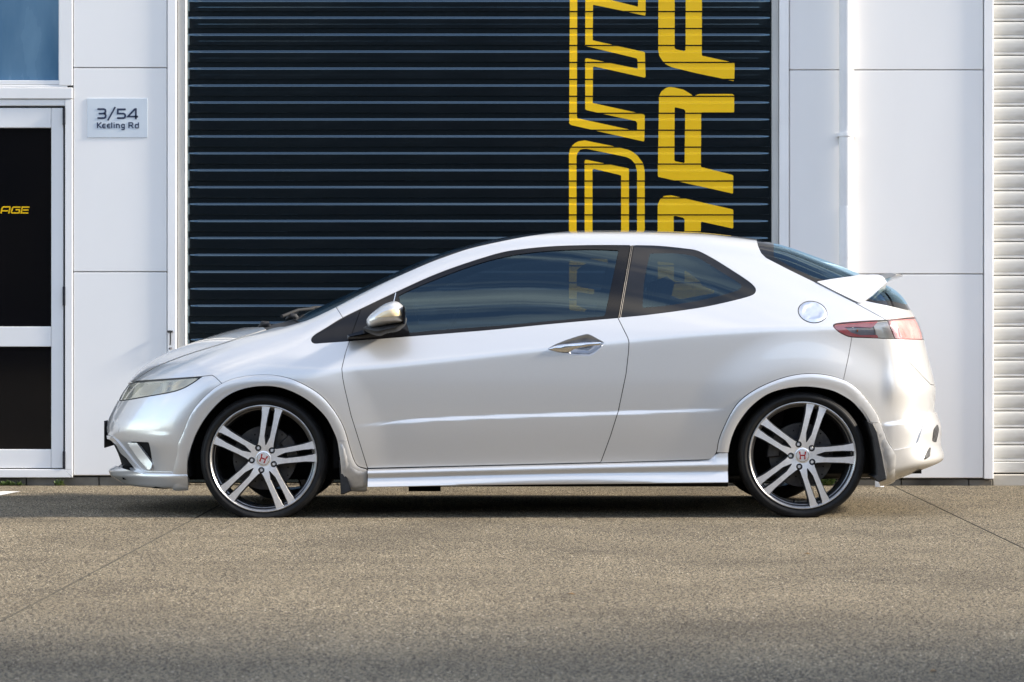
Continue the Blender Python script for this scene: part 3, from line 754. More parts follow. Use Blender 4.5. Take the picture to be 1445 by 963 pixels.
unseen_building(-55, 60, -62, -44, 11.0, 'y', 'long unseen dark grey building across the yard, added for its dark reflection', 9)  # unseen; added so that glass and black slats reflect something dark
unseen_building(17, 36, -17, -8.0, 10.5, 'x', 'tall unseen dark grey building, added to shade the front of the concrete', 1)  # unseen; added and sized to throw shade over the near ground

# ================================================================== THE CAR
# Body = one closed surface F(x, |y|, z) = 0 (x along the car, nose at -x); panels are cut from it along
# the shut lines and every panel gets its own folded edge.
S0 = FPX / (0 - CAMY)
def cpt(px, py): return at(px, py, 0.0)

def sstep(t): t = np.clip(t, 0, 1); return t * t * (3 - 2 * t)
def table(pts, lo=-2.6, hi=2.6, sig=0.03, lin=False):
    """smooth 1-D curve through points: monotone cubic, then a light blur"""
    p = np.array(sorted(pts), float); x, y = p[:, 0], p[:, 1]
    h = np.diff(x); dl = np.diff(y) / h; mm = np.zeros(len(x))
    for i in range(1, len(x) - 1):
        if dl[i - 1] * dl[i] > 0:
            w1 = 2 * h[i] + h[i - 1]; w2 = h[i] + 2 * h[i - 1]; mm[i] = (w1 + w2) / (w1 / dl[i - 1] + w2 / dl[i])
    mm[0], mm[-1] = dl[0], dl[-1]
    X = np.linspace(lo, hi, 5201); i = np.clip(np.searchsorted(x, X) - 1, 0, len(x) - 2)
    u = np.clip((X - x[i]) / h[i], 0, 1)
    Y = (2*u**3-3*u**2+1)*y[i] + (u**3-2*u**2+u)*h[i]*mm[i] + (-2*u**3+3*u**2)*y[i+1] + (u**3-u**2)*h[i]*mm[i+1]
    Y = np.where(X < x[0], y[0] + mm[0] * (X - x[0]) * (0 if lin else 1), Y); Y = np.where(X > x[-1], y[-1] + mm[-1] * (X - x[-1]) * (0 if lin else 1), Y)
    if sig:
        dx = X[1] - X[0]; k = int(3 * sig / dx); g = np.exp(-0.5 * (np.arange(-k, k + 1) * dx / sig) ** 2); g /= g.sum()
        Yp = np.pad(Y, k, mode='reflect', reflect_type='odd'); Y = np.convolve(Yp, g, 'valid')
    return lambda q: np.interp(q, X, Y)

top_px = [(182.8, 538), (188, 531.5), (194, 525.5), (201.5, 519), (213, 511), (228.5, 502.3), (245, 495), (261.7, 488.5), (283, 480.5), (305, 473.4), (328, 466.8), (351, 461.5), (380, 456), (405, 450.5), (431, 442), (455, 431.5), (479, 420.7), (532.9, 396.4),
          (578.5, 375.7), (618, 359.5), (659.5, 347.0), (700, 337.6), (738.6, 331.4), (778, 328), (817.5, 326.4), (860, 326.0), (900, 326.2), (930.6, 327), (983.5, 328.9), (1018.8, 332.4), (1066.5, 338.8),
          (1102, 346.8), (1143.4, 361), (1174.6, 372.6), (1211, 387.5), (1240, 399.5), (1262, 410), (1290, 424)]
Zc = table([cpt(*p) for p in top_px] + [(-2.04, 0.575), (-2.12, 0.46)], sig=0.02)
nose_px = [(182.8, 538), (166, 563), (157.5, 580), (154.0, 590), (153.0, 600), (155.0, 616), (160, 627), (166, 640), (170, 652), (173, 664), (180, 680), (195, 700)]
Xf = table([(z, x + 0.013 * float(sstep((0.62 - z) / 0.1))) for x, z in (cpt(*p) for p in nose_px)] + [(0.80, -1.87)], lo=-0.2, hi=1.8, sig=0.012)
tail_px = [(1252, 386), (1262, 402), (1279.4, 437), (1288.7, 452), (1296, 470), (1301, 492), (1305, 507.5), (1311, 532), (1314.5, 548), (1313.5, 562), (1312.5, 577.6), (1316.5, 590), (1320, 602), (1319, 614), (1319, 626), (1323.5, 638), (1323, 645), (1306, 653), (1285, 661), (1262, 670)]
Xr = table([(z, x) for x, z in (cpt(*p) for p in tail_px)] + [(1.30, 1.88)], lo=-0.2, hi=1.8, sig=0.012)
c2f = table([(-2.2, 0.17), (-1.9, 0.17), (-1.6, 0.17), (-1.2, 0.20), (-0.7, 0.21), (-0.3, 0.16), (0.2, 0.02), (0.7, 0.0), (1.2, -0.03), (1.6, -0.14), (2.1, -0.16)], sig=0.1)
c4f = table([(-2.2, 0.58), (-1.9, 0.45), (-1.6, 0.17), (-1.3, 0.05), (-1.0, 0), (0, 0), (1.2, 0), (1.6, -0.1), (2.2, -0.3)], sig=0.1)
crown = table([(-2.2, 0.10), (-1.8, 0.12), (-1.4, 0.10), (-1.0, 0.05), (-0.5, 0.02), (0, 0.07), (0.5, 0.10), (1.1, 0.10), (1.6, 0.08), (2.1, 0.05)], sig=0.1)
zcr = table([(-2.2, 0.66), (-1.6, 0.70), (-1.1, 0.715), (-0.81, 0.727), (-0.386, 0.765), (0, 0.808), (0.57, 0.868), (1.03, 0.9106), (1.4, 0.930), (1.7, 0.938), (2.2, 0.945)], sig=0.08)
slope = table([(-2.2, 0.30), (-1.5, 0.32), (-0.8, 0.34), (0, 0.36), (0.6, 0.40), (1.0, 0.48), (1.3, 0.56), (1.7, 0.62), (2.2, 0.62)], sig=0.1)
quad = table([(-2.2, 0.5), (-1.4, 0.45), (-0.9, 0.22), (0, 0.22), (0.8, 0.25), (1.3, 0.20), (2.2, 0.2)], sig=0.1)
plan = table([(-2.3, 0.20), (-2.0, 0.115), (-1.8, 0.062), (-1.6, 0.026), (-1.4, 0.007), (-1.1, 0), (0.8, 0), (1.2, 0.004), (1.5, 0.018), (1.75, 0.05), (2.0, 0.105), (2.3, 0.19)], sig=0.06)
ledge_z = table([(-2.2, 0.40), (-0.77, 0.449), (-0.45, 0.478), (-0.08, 0.495), (0.51, 0.513), (1.03, 0.529), (2.2, 0.54)], sig=0.05)
ledge_a = table([(-0.80, 0.0), (-0.74, 0.0012), (-0.6, 0.004), (-0.42, 0.0068), (0.5, 0.0068), (0.75, 0.0045), (1.0, 0.0018), (1.07, 0.0)], sig=0.02, lin=True)
r_ts = table([(-2.2, 0.06), (-1.5, 0.12), (-1.15, 0.11), (-0.9, 0.06), (-0.3, 0.05), (0.3, 0.06), (1.0, 0.08), (1.5, 0.07), (2.2, 0.08)], sig=0.1)
YMAX = 0.877
FWX, FWZ = at(371.5, 647.5, -0.87); RWX, RWZ = at(1132.6, 643.0, -0.87)

def relu(t, w): return 0.5 * (t + np.sqrt(t * t + w * w))
def smax(a, b, r): h = np.maximum(r - np.abs(a - b), 0); return np.maximum(a, b) + h * h / (4 * r)

def Ys(x, z):
    d = z - zcr(x)
    front = sstep((-x - 0.85) / 0.5)
    dp = relu(d, 0.012 + 0.10 * front)
    y = YMAX - plan(x) - slope(x) * dp - quad(x) * dp ** 2
    y -= 0.05 * relu(z - 0.66, 0.03) * (z < 9) * (1 - np.clip(d / 0.2, 0, 1) * 0.0)
    y -= 0.15 * relu(0.66 - z, 0.05) ** 2
    y -= 0.35 * relu(0.24 - z, 0.02)
    t = (ledge_z(x) + 0.010 - z) / 0.020
    y += ledge_a(x) * sstep(t) * (1 - sstep((ledge_z(x) - 0.02 - z) / 0.26))
    # wheel-arch lips
    df = np.hypot((x - FWX - 0.006), (z - FWZ)); dr = np.hypot(x - RWX, z - RWZ)
    y += 0.012 * (1 - sstep((np.minimum(df, dr) - 0.40) / 0.22))
    # bumper ridges
    fr = sstep((-x - 1.66) / 0.08); y += fr * 0.010 * sstep((0.420 - z) / 0.022) * (1 - 0.7 * sstep((0.38 - z) / 0.2))
    rr = sstep((x - 1.80) / 0.08); zr = 0.475 + 0.10 * (x - 1.9)
    y += rr * (0.010 * sstep((zr - z) / 0.022) + 0.013 * np.exp(-((z - 0.625) / 0.07) ** 2 * np.where(z > 0.625, 0.3, 1.0)))
    return y

def F(x, a, z):
    a = np.abs(a)
    sh = c2f(x) * a ** 2 + c4f(x) * a ** 4
    xw = x - sh
    zt = Zc(xw) - crown(x) * a ** 2
    sl = (Zc(xw + 0.01) - Zc(xw - 0.01)) / 0.02
    Ft = (z - zt) / np.sqrt(1 + np.clip(sl, -1.5, 1.5) ** 2)
    Fs = (a - Ys(x, z)) * 0.94
    Ff = (Xf(z) - (x - (0.19 * a ** 2 + 0.55 * a ** 4))) * 0.8
    Fr = ((x + 0.20 * a ** 2 + 0.28 * a ** 4) - Xr(z)) * 0.85
    f = smax(Ft, Fs, r_ts(x))
    f = smax(f, Ff, 0.05); f = smax(f, Fr, 0.05)
    return smax(f, 0.135 - z, 0.02)

def gradF(P):
    e = 0.003; g = np.zeros_like(P); s = np.sign(P[:, 1]); s[s == 0] = -1
    x, y, z = P.T
    g[:, 0] = F(x + e, y, z) - F(x - e, y, z); g[:, 2] = F(x, y, z + e) - F(x, y, z - e)
    ya = np.abs(y); g[:, 1] = (F(x, ya + e, z) - F(x, np.abs(ya - e), z)) * s
    return g / (np.linalg.norm(g, axis=1)[:, None] + 1e-12)

def hull():
    st, nf = 0.010, 74
    xm = np.arange(-1.55, 1.70 + 1e-6, st)
    az = np.concatenate([np.linspace(math.pi / 2, 0, nf)[:-1], np.zeros(len(xm)), -np.linspace(0, math.pi / 2, nf)[1:]])
    ox = np.concatenate([np.full(nf - 1, xm[0]), xm, np.full(nf - 1, xm[-1])])
    th = np.radians(np.concatenate([np.arange(-48, 60, 0.62), np.linspace(60, 90, 44)]))
    A, T = np.meshgrid(az, th, indexing='ij'); O = np.repeat(ox[:, None], len(th), 1)
    oz = 0.50 + 0.12 * sstep((O + 1.2) / 0.8)
    D = np.stack([-np.sin(A) * np.cos(T), -np.cos(A) * np.cos(T), np.sin(T)], -1).reshape(-1, 3)
    B = np.stack([O, np.zeros_like(O), oz], -1).reshape(-1, 3)
    lo = np.zeros(len(D)); hi = np.full(len(D), 1.25)
    for _ in range(24):
        mid = 0.5 * (lo + hi); P = B + D * mid[:, None]; f = F(*P.T); ins = f < 0
        lo = np.where(ins, mid, lo); hi = np.where(ins, hi, mid)
    V = B + D * (0.5 * (lo + hi))[:, None]
    V[np.abs(V[:, 1]) < 1e-6, 1] = 0
    n0, n1 = A.shape
    i, k = np.meshgrid(np.arange(n0 - 1), np.arange(n1 - 1), indexing='ij'); q = (i * n1 + k).ravel()
    Tt = np.concatenate([np.stack([q, q + n1, q + n1 + 1], 1), np.stack([q, q + n1 + 1, q + 1], 1)])
    # drop degenerate triangles on the centre plane
    a = V[Tt]; ar = np.linalg.norm(np.cross(a[:, 1] - a[:, 0], a[:, 2] - a[:, 0]), axis=1)
    return V, Tt[ar > 1e-9]

def px_of(V):
    s = FPX / (V[:, 1] - CAMY)
    return np.stack([722.5 + V[:, 0] * s, HORIZ - (V[:, 2] - CAMZ) * s], 1)

def split(mesh, poly, g=0.55, extra=None):
    """cut a mesh along an outline seen on the car's side; g = half gap in photo pixels -> inside, outside"""
    V, T = mesh
    d = sd_poly(px_of(V), poly)
    if extra is not None: d = np.maximum(d, extra(V))
    return clip(V, T, d + g), clip(V, T, -d + g)

def inside(mesh, poly, g=0.0): return split(mesh, poly, g)[0]

# ---- outlines traced on the side of the car (photo pixels on its surface)
arch_f = spline([(266, 700, 1), (265, 657), (269, 634), (279.4, 607), (296, 582), (316.8, 561.5), (339.6, 550), (368.7, 545), (395.7, 547), (420.6, 556.3), (441.4, 569.8), (460, 588.5), (470.4, 607), (476.7, 623.8), (480.8, 648.7), (483, 700, 1), (483, 760, 1), (266, 760, 1)], 5)
arch_fo = spline([(244, 668, 1), (250, 644.6), (251.5, 628), (258.7, 611), (271, 582), (289.8, 559.4), (312.7, 541.8), (339.6, 532.5), (372.9, 529.3), (402, 532.5), (426.8, 541.8), (451.8, 557.4), (470.4, 578), (485, 603), (493.3, 630), (499.5, 649), (506, 658), (518, 661.5, 1), (518, 760, 1), (244, 760, 1)], 5)
arch_r = spline([(1027.5, 760, 1), (1027.2, 670), (1027.6, 638), (1034, 612), (1046, 590), (1064, 569.5), (1090, 553), (1130, 545.5), (1170, 550), (1197, 563), (1211, 576), (1224, 595), (1233, 625), (1240, 660), (1243, 760, 1)], 5)
arch_ro = spline([(1004, 760, 1), (1004, 650, 1), (1011, 638), (1014, 622), (1020, 606), (1032, 582), (1046, 564), (1072, 546.6), (1108, 532.5), (1143.6, 527.4), (1179, 532.5), (1206, 546), (1233, 578), (1246, 606), (1253, 624), (1262, 637, 1), (1264, 760, 1)], 5)
lamp = spline([(166, 566.2, 1), (169.5, 559), (174, 551.5), (182.6, 540, 1), (202, 537.8), (285.8, 531.4, 1), (273, 540.5), (258, 548.8), (239.7, 554.4), (202, 561), (180, 564.8)], 5)
tlamp = spline([(1175.4, 459.7), (1183, 456.3), (1215, 453.6), (1249.3, 451.6), (1284.6, 448.5, 1), (1330, 446, 1), (1330, 481.5, 1), (1298, 479.5, 1), (1266, 478.6), (1230, 477.2), (1201.5, 476), (1192, 473.2), (1182.9, 468)], 5)
t_div = [(1249.5, 440), (1340, 440), (1340, 490), (1270, 490)]
dlo = spline([(439, 479.5), (443.6, 473), (460, 463), (484, 448.3), (524.6, 428.6), (566, 409), (607.6, 390.2), (649, 374.6), (700, 358.6), (729, 353.0), (778, 348), (837, 346.2), (889.5, 346.3, 1), (872.2, 449, 1), (853, 450.6), (778, 457.3), (700, 465), (640, 470), (545.3, 477.6), (493.4, 481.6), (455, 484.3), (443, 484.8)], 5)
winf = spline([(562, 417.5, 1), (590, 404.5), (640, 384.6), (679.5, 371), (719, 361.3), (758.4, 355.8), (797.8, 353), (837.3, 352.2), (873, 353.4, 1), (853.5, 446, 1), (778, 453), (699, 460), (640, 464.2), (578, 469.6, 1), (571, 449)], 5)
dlo_div = [(515, 420), (492.8, 482), (494, 495), (900, 495), (900, 300), (515, 300)]
qwin = spline([(875.9, 448.2, 1), (894.6, 346.4, 1), (930.6, 347.4), (965.9, 351), (980, 353), (990.6, 356.8), (1010, 367.4), (1036.5, 384), (1054, 395.6), (1063, 403), (1066.5, 409), (1064.5, 414.5), (1057, 418.2), (1036.5, 423.8), (1001, 431.8), (966, 437.6), (913, 444.5)], 5)
qclear = spline([(917, 358, 1), (948, 357.6), (973, 360.3), (990.6, 367), (1019, 384.6), (1043, 399.5), (1046.5, 404.5), (1042, 409.5), (1019, 416.5), (985, 424.5), (940, 431.5), (906.5, 434.5, 1), (909.4, 394.7)], 5)
wscreen = np.concatenate([spline([(402, 461.0), (420.8, 455.8), (441.5, 448.8), (473.7, 433.4), (524.6, 407), (566, 388.2), (607.6, 370.2), (649, 355.2), (668, 349.6), (690, 344.4), (712, 339.8), (735, 335.2), (760, 331.2), (785, 328.0), (805, 326.0)], 4, closed=False), [(805, 250), (330, 250), (330, 463)]])  # rear tip runs over the roof front, to carry its dark reflection
bonnet_l = np.concatenate([spline([(100, 538.5), (183, 538.5), (190, 537.5), (200, 530.5), (222, 517.5), (264, 501), (314, 485.5), (352, 473), (388, 462.4), (402, 460.6)], 4, closed=False), [(402, 300), (100, 300)]])
rglass = [(1068.2, 250), (1068.2, 340), (1070.5, 349), (1074.5, 357.5), (1081, 364), (1112, 380), (1148.6, 397.8), (1174.6, 411), (1206.5, 427.3), (1222, 421.3), (1250, 401), (1262, 395), (1400, 385), (1400, 200)]
lglass = [(1221, 424.5), (1222, 421.3), (1250, 401), (1262, 395), (1340, 385), (1340, 438.5), (1279.5, 437.3), (1254.5, 431.8)]
tailgate = [(1206.5, 427.6), (1221, 424.5), (1400, 380), (1400, 556), (1313.5, 543), (1292, 521), (1274, 502), (1266, 480), (1249.5, 451)]
rbumper = [(1400, 470), (1202.4, 474.5), (1197, 505), (1190, 537), (1180, 600), (1180, 720), (1400, 720)]
door_o = np.array([(493.0, 482), (493.0, 470), (487, 500), (482.2, 520), (483.4, 533), (486, 547), (495.3, 586.4), (505.7, 619.6), (518.6, 661), (847.6, 653.2), (861.6, 615), (872.5, 580.4), (883.4, 528), (886.9, 497), (887.6, 483), (886, 477), (872.2, 449.3), (871.5, 440), (850, 440), (600, 440), (540, 452)], float)
fender = [(100, 480), (300, 400), (474.2, 433.6), (484.4, 449.5), (493.0, 482), (487, 500), (482.2, 520), (483.4, 533), (486, 547), (495.3, 586.4), (505.7, 619.6), (518.6, 661), (519, 760), (100, 760)]
fbumper = [(100, 538.5), (183, 538.5), (285.8, 531.4), (299, 529.6), (304, 532.5), (313.5, 541.8), (340, 600), (340, 760), (100, 760)]
fuel = [(1146.5 + 20.4 * math.cos(t) * math.cos(0.22) - 15.0 * math.sin(t) * math.sin(0.22), 440.6 + 20.4 * math.cos(t) * math.sin(0.22) + 15.0 * math.sin(t) * math.cos(0.22)) for t in np.linspace(0, 2 * math.pi, 49)[:-1]]
hrec = spline([(772.8, 492.7), (780, 488), (794, 481.8), (812, 475.6), (824.7, 472.2), (831.5, 472.2), (843, 478), (852.2, 483.6), (851, 487.5), (841, 496.5), (833, 501.9), (820, 501.6), (809.5, 501), (790, 497.3), (778, 494.8)], 4)
fog = spline([(183, 623.6, 1), (209.8, 624.6, 1), (212.5, 637), (216, 661.5, 1), (213.5, 662), (197, 645)], 4)
grille = spline([(100, 617.5, 1), (155.5, 617.5, 1), (163.5, 628), (170, 640), (184, 652), (193, 663, 1), (172, 656.5, 1), (100, 668, 1)], 4)

car = thing('silver_car', 'silver three-door hatchback with rear wing, parked side-on before the black roller door', 'car', (0.12, 0, 0))
CO = np.array([0.12, 0, 0])

def edges_of(T):
    E = np.concatenate([T[:, [0, 1]], T[:, [1, 2]], T[:, [2, 0]]]); k = np.sort(E, 1)
    _, inv, cnt = np.unique(k, axis=0, return_inverse=True, return_counts=True)
    return E[cnt[inv.ravel()] == 1]

def skin(name, mesh, m_, off=0.0, flange=0.010, parent=None, mirror='both', offv=None, nrm=None):
    """turn a cut piece of the body surface into an object (mirror: near / far / both = one mesh over the centre line)"""
    V, T = mesh
    if len(T) == 0: print('EMPTY', name); return None
    Nn = gradF(V) if nrm is None else nrm
    P = V + Nn * (off if np.isscalar(off) else np.asarray(off)[:, None])
    if offv is not None:
        P = P + offv
        # rebuild normals from the displaced triangles
        fn = np.cross(P[T[:, 1]] - P[T[:, 0]], P[T[:, 2]] - P[T[:, 0]]); acc = np.zeros_like(P)
        for q in range(3): np.add.at(acc, T[:, q], fn)
        acc /= np.linalg.norm(acc, axis=1)[:, None] + 1e-12
        sgn = np.sign((acc * Nn).sum(1)); sgn[sgn == 0] = 1; Nn = acc * sgn[:, None]
    tri = np.cross(P[T[:, 1]] - P[T[:, 0]], P[T[:, 2]] - P[T[:, 0]])
    flip = (tri * Nn[T[:, 0]]).sum(1) < 0
    T = np.where(flip[:, None], T[:, ::-1], T)
    faces = T.tolist()
    if flange:
        E = edges_of(T); E = E[~((np.abs(P[E[:, 0], 1]) < 2e-3) & (np.abs(P[E[:, 1], 1]) < 2e-3))]
        if len(E):
            ids = np.unique(E); mp_ = np.full(len(P), -1); k0 = len(P)
            mp_[ids] = np.arange(len(ids))
            ev = P[E[:, 1]] - P[E[:, 0]]; on = np.cross(ev, Nn[E[:, 0]]); acc = np.zeros_like(P)
            np.add.at(acc, E[:, 0], on); np.add.at(acc, E[:, 1], on)
            acc /= np.linalg.norm(acc, axis=1)[:, None] + 1e-12
            outn = acc[ids]; edge = P[ids]; Pin = edge - Nn[ids] * flange
            P = np.concatenate([P, edge, Pin]); Nn = np.concatenate([Nn, outn, outn])
            n = len(ids); a = k0 + mp_[E[:, 0]]; b = k0 + mp_[E[:, 1]]
            faces += np.stack([b, a, a + n, b + n], 1).tolist()
    outs = []
    def emit(P_, N_, f_):
        return new_obj(name, P_ - CO, f_, m_, parent or car, normals=N_) if parent is None or parent is car else new_obj(name, P_ - CO, f_, m_, parent, normals=N_)
    Pm = P * [1, -1, 1]; Nm = Nn * [1, -1, 1]; fm = [f[::-1] for f in faces]
    if mirror == 'near': return emit(P, Nn, faces)
    if mirror == 'far': return emit(Pm, Nm, fm)
    if mirror == 'both':
        k = len(P); return emit(np.concatenate([P, Pm]), np.concatenate([Nn, Nm]), faces + [[i + k for i in f] for f in fm])

H_ = hull()
# open underside
def hull_y(x, z):
    x, z = np.asarray(x, float), np.asarray(z, float); lo = np.zeros_like(x); hi = np.ones_like(x)
    for _ in range(30):
        m_ = 0.5 * (lo + hi); ins = F(x, m_, z) < 0; lo = np.where(ins, m_, lo); hi = np.where(ins, hi, m_)
    return lo
def zcut(mesh, zmin): V, T = mesh; return clip(V, T, zmin - V[:, 2])
full = H_
body = inside(full, arch_f)[0:0] or split(full, arch_f, 0.0)[1]
body = split(body, arch_r, 0.0)[1]

rest = body
trim_f, rest = split(rest, arch_fo, 0.45)
trim_r, rest = split(rest, arch_ro, 0.45)
def largest(mesh):
    V, T = mesh
    if not len(T): return mesh
    lab = np.arange(len(V))
    while True:
        m_ = lab[T].min(1); new = lab.copy()
        for q in range(3): np.minimum.at(new, T[:, q], m_)
        new = new[new]
        if (new == lab).all(): break
        lab = new
    u, c = np.unique(lab[T[:, 0]], return_counts=True); keep = T[lab[T[:, 0]] == u[c.argmax()]]
    ids, inv = np.unique(keep, return_inverse=True)
    return V[ids], inv.reshape(-1, 3)
hl, rest = split(rest, lamp, 0.5)
hl = largest(hl)
tl, rest = split(rest, tlamp, 0.5)
dlo_m, rest = split(rest, dlo, 0.25)
qw, rest = split(rest, qwin, 0.3)
pillar_m, rest = split(rest, [(872.0, 449.6), (889.3, 346.3), (894.8, 346.4), (876.1, 448.6)], -0.1)
ws_all, rest = split(rest, wscreen, 0.35)
rg, rest = split(rest, rglass, 0.35)
lg, rest = split(rest, lglass, 0.35)
tg, rest = split(rest, tailgate, 0.45)
fb, rest = split(rest, fbumper, 0.45)
bn, rest = split(rest, bonnet_l, 0.45)
fe, rest = split(rest, fender, 0.4)
dr, rest = split(rest, door_o, 0.55)
rb, rest = split(rest, rbumper, 0.4)
fc, rest = split(rest, fuel, 0.6)
# sill line: everything below it is skirt territory
sill = [(490, 663.0), (519, 661.8), (848, 653.4), (1004, 648.8), (1030, 640), (1030, 900), (490, 900)]
_, rest = split(rest, sill, 0.5)
_, dr = split(dr, [(490, 662.0), (519, 661.2), (860, 652.4), (860, 900), (490, 900)], 0.3)
_, fe = split(fe, sill, 0.2)

# ---------------------------------------------------------------- body panels
VW = lambda V: V[:, 0] - (c2f(V[:, 0]) * V[:, 1] ** 2)     # x with the windscreen's plan curve taken out
skin('body_shell', rest, M['paint'])
skin('bonnet', (lambda m_: clip(m_[0], m_[1], VW(m_[0]) + 1.295))(bn), M['paint'], off=0.002)
cowl1 = clip(bn[0], bn[1], -(VW(bn[0]) + 1.291)); 
skin('windscreen_cowl', cowl1, M['black_plastic'], off=-0.012, flange=0)
ws = clip(ws_all[0], ws_all[1], -(VW(ws_all[0]) + 1.135))
cowl2 = clip(ws_all[0], ws_all[1], VW(ws_all[0]) + 1.135)
if len(cowl2[1]): skin('windscreen_cowl', cowl2, M['black_plastic'], off=-0.012, flange=0)
wsi = clip(ws[0], ws[1], np.maximum(sd_poly(px_of(ws[0]), wscreen) + 4.5, np.maximum(-(VW(ws[0]) + 1.07), VW(ws[0]) + 0.235)))
def ring(mesh, inner_d):
    """split into inner (field < 0) and outer band"""
    return clip(mesh[0], mesh[1], inner_d), clip(mesh[0], mesh[1], -inner_d)
dws = np.maximum(sd_poly(px_of(ws[0]), wscreen) + 5.0, np.maximum(-(VW(ws[0]) + 1.08), VW(ws[0]) + 0.25))
w_in, w_out = ring(ws, dws)
wso = skin('windscreen', w_in, M['screen_glass'], off=-0.003, flange=0)
skin('windscreen_border_and_reflection', w_out, M['gloss_black'], off=-0.003, flange=0.006, parent=wso)  # black over the roof front is the roof's dark reflection, put into colour
drg = sd_poly(px_of(rg[0]), np.array([(1092, 250), (1092, 362), (1118, 377), (1150, 392), (1206, 402), (1400, 402), (1400, 250)]))
r_in, r_out = ring(rg, drg)
# the part of the rear screen's region on the tail below the wing is body
rgo = skin('rear_window', r_in, M['glass'], off=-0.003, flange=0)
skin('rear_window_border', r_out, M['frit'], off=-0.003, flange=0.006, parent=rgo)
M['steel_bead'] = noise_color(mat('bright_bead', rough=0.35, metal=0.7), (0.06, 0.056, 0.052), (0.08, 0.075, 0.07), scale=20)
tgo = skin('tailgate', tg, M['paint'])
dlg = np.maximum(sd_poly(px_of(lg[0]), np.array([(1224, 421.5), (1250, 402), (1262, 397), (1345, 388), (1345, 430), (1277, 429), (1255, 424.0), (1236, 424.2)])), -0.7 + 0 * lg[0][:, 0])
l_in, l_out = ring(lg, dlg)
lgo = skin('tailgate_window', l_in, M['clear_glass'], off=-0.003, flange=0)
if lgo: skin('window_border', l_out, M['frit'], off=-0.003, flange=0.006, parent=lgo)

for side in ('near', 'far'):
    skin('front_fender', fe, M['paint'], mirror=side)
# arch trims: the lower ends are closed by the skirt and lip
def below(mesh, poly): return split(mesh, poly, 0.0)[1]
trim_f2 = below(trim_f, [(200, 689), (520, 692), (520, 900), (200, 900)])
trim_f2 = split(trim_f2, [(474, 622), (530, 622), (530, 900), (474, 900)], 0.2)
tf_main = trim_f2[1]; tf_rear = trim_f2[0]
trim_r2 = below(trim_r, [(990, 683.5), (1300, 683.5), (1300, 900), (990, 900)])
tr_rear, tr_main = split(trim_r2, [(1215, 596), (1260, 596), (1300, 640), (1300, 900), (1215, 900)], 0.2)
tr_skirt, tr_main = split(tr_main, [(990, 638.5), (1040, 638.5), (1040, 900), (990, 900)], 0.4)
M['trim_silver'] = noise_color(mat('scuffed_silver_trim', rough=0.42, metal=0.55, coat=0.2), (0.50, 0.495, 0.485), (0.58, 0.575, 0.565), scale=40)
for side in ('near', 'far'):
    for ms_, ao in ((tf_main, arch_fo), (tr_main, arch_ro), (tf_rear, arch_fo), (tr_rear, arch_ro)):
        V = ms_[0]; dd = np.clip(-sd_poly(px_of(V), ao), 0, 40)
        skin('wheel_arch_trim', ms_, M['paint'], mirror=side, flange=0.022, offv=gradF(V) * (0.006 + 0.0065 * np.sqrt(np.clip(dd / 4.0, 0, 1)) - 0.0025 * sstep((dd - 11) / 5))[:, None])

# ---- front bumper with grille mouth, fog recess
gr_m, fb = split(fb, grille, 0.3)
fog_m, fb = split(fb, fog, 0.3)
fb_top = below(fb, [(100, 667.8), (204, 667.8), (246, 668), (330, 668), (330, 900), (100, 900)])
fbo = skin('front_bumper', fb_top, M['paint'])
M['mesh_black'] = mat('grille_mesh', rough=0.5)
def mesh_nodes(m):
    t = N(m, 'ShaderNodeTexCoord'); v = N(m, 'ShaderNodeTexVoronoi', Scale=55); L(m, t.outputs['Object'], v.inputs['Vector'])
    r = N(m, 'ShaderNodeValToRGB'); r.color_ramp.elements[0].position = 0.35; r.color_ramp.elements[0].color = (0.003, 0.003, 0.003, 1)
    r.color_ramp.elements[1].position = 0.6; r.color_ramp.elements[1].color = (0.03, 0.03, 0.032, 1)
    L(m, v.outputs['Distance'], r.inputs['Fac']); L(m, r.outputs['Color'], bsdf(m).inputs['Base Color'])
    b = N(m, 'ShaderNodeBump', Strength=0.8, Distance=0.004); L(m, v.outputs['Distance'], b.inputs['Height']); L(m, b.outputs['Normal'], bsdf(m).inputs['Normal'])
mesh_nodes(M['mesh_black'])
skin('grille_mesh', gr_m, M['mesh_black'], off=-0.022, flange=0, parent=fbo)
for side in ('near', 'far'): skin('fog_lamp_mesh', fog_m, M['mesh_black'], off=-0.03, flange=0, parent=fbo, mirror=side)
fbar = inside(H_, spline([(182.5, 624, 1), (193, 625.5, 1), (216, 654, 1), (215.8, 662.5, 1), (212, 661.5)], 3))
V = fbar[0]; pp = px_of(V); sx_ = (pp[:, 0] - 184) * 0.73 - (pp[:, 1] - 625) * 0.68
for side in ('near', 'far'): skin('fog_lamp_bar', fbar, M['paint'], offv=gradF(V) * np.clip(0.013 - 0.0022 * sx_, -0.004, 0.02)[:, None], flange=0.02, parent=fbo, mirror=side)
# silver moulding that runs from the nose down round the mouth
def strip_px(path, w):
    P = np.array(path, float); a, b = [], []
    for i in range(len(P)):
        t = P[min(i + 1, len(P) - 1)] - P[max(i - 1, 0)]; t /= np.linalg.norm(t); n_ = np.array([-t[1], t[0]]); ww = w[i] if hasattr(w, '__len__') else w
        a.append(P[i] + n_ * ww / 2); b.append(P[i] - n_ * ww / 2)
    return np.array(a + b[::-1])
mould = inside(H_, strip_px(spline([(140, 615), (156, 617.5), (165, 624), (176, 637), (187, 651.5), (196, 662), (204, 666.8), (216, 668.2), (244, 668.4)], 4, closed=False), 4.6))
skin('bumper_moulding', mould, M['paint'], off=0.007, flange=0.012, parent=fbo)
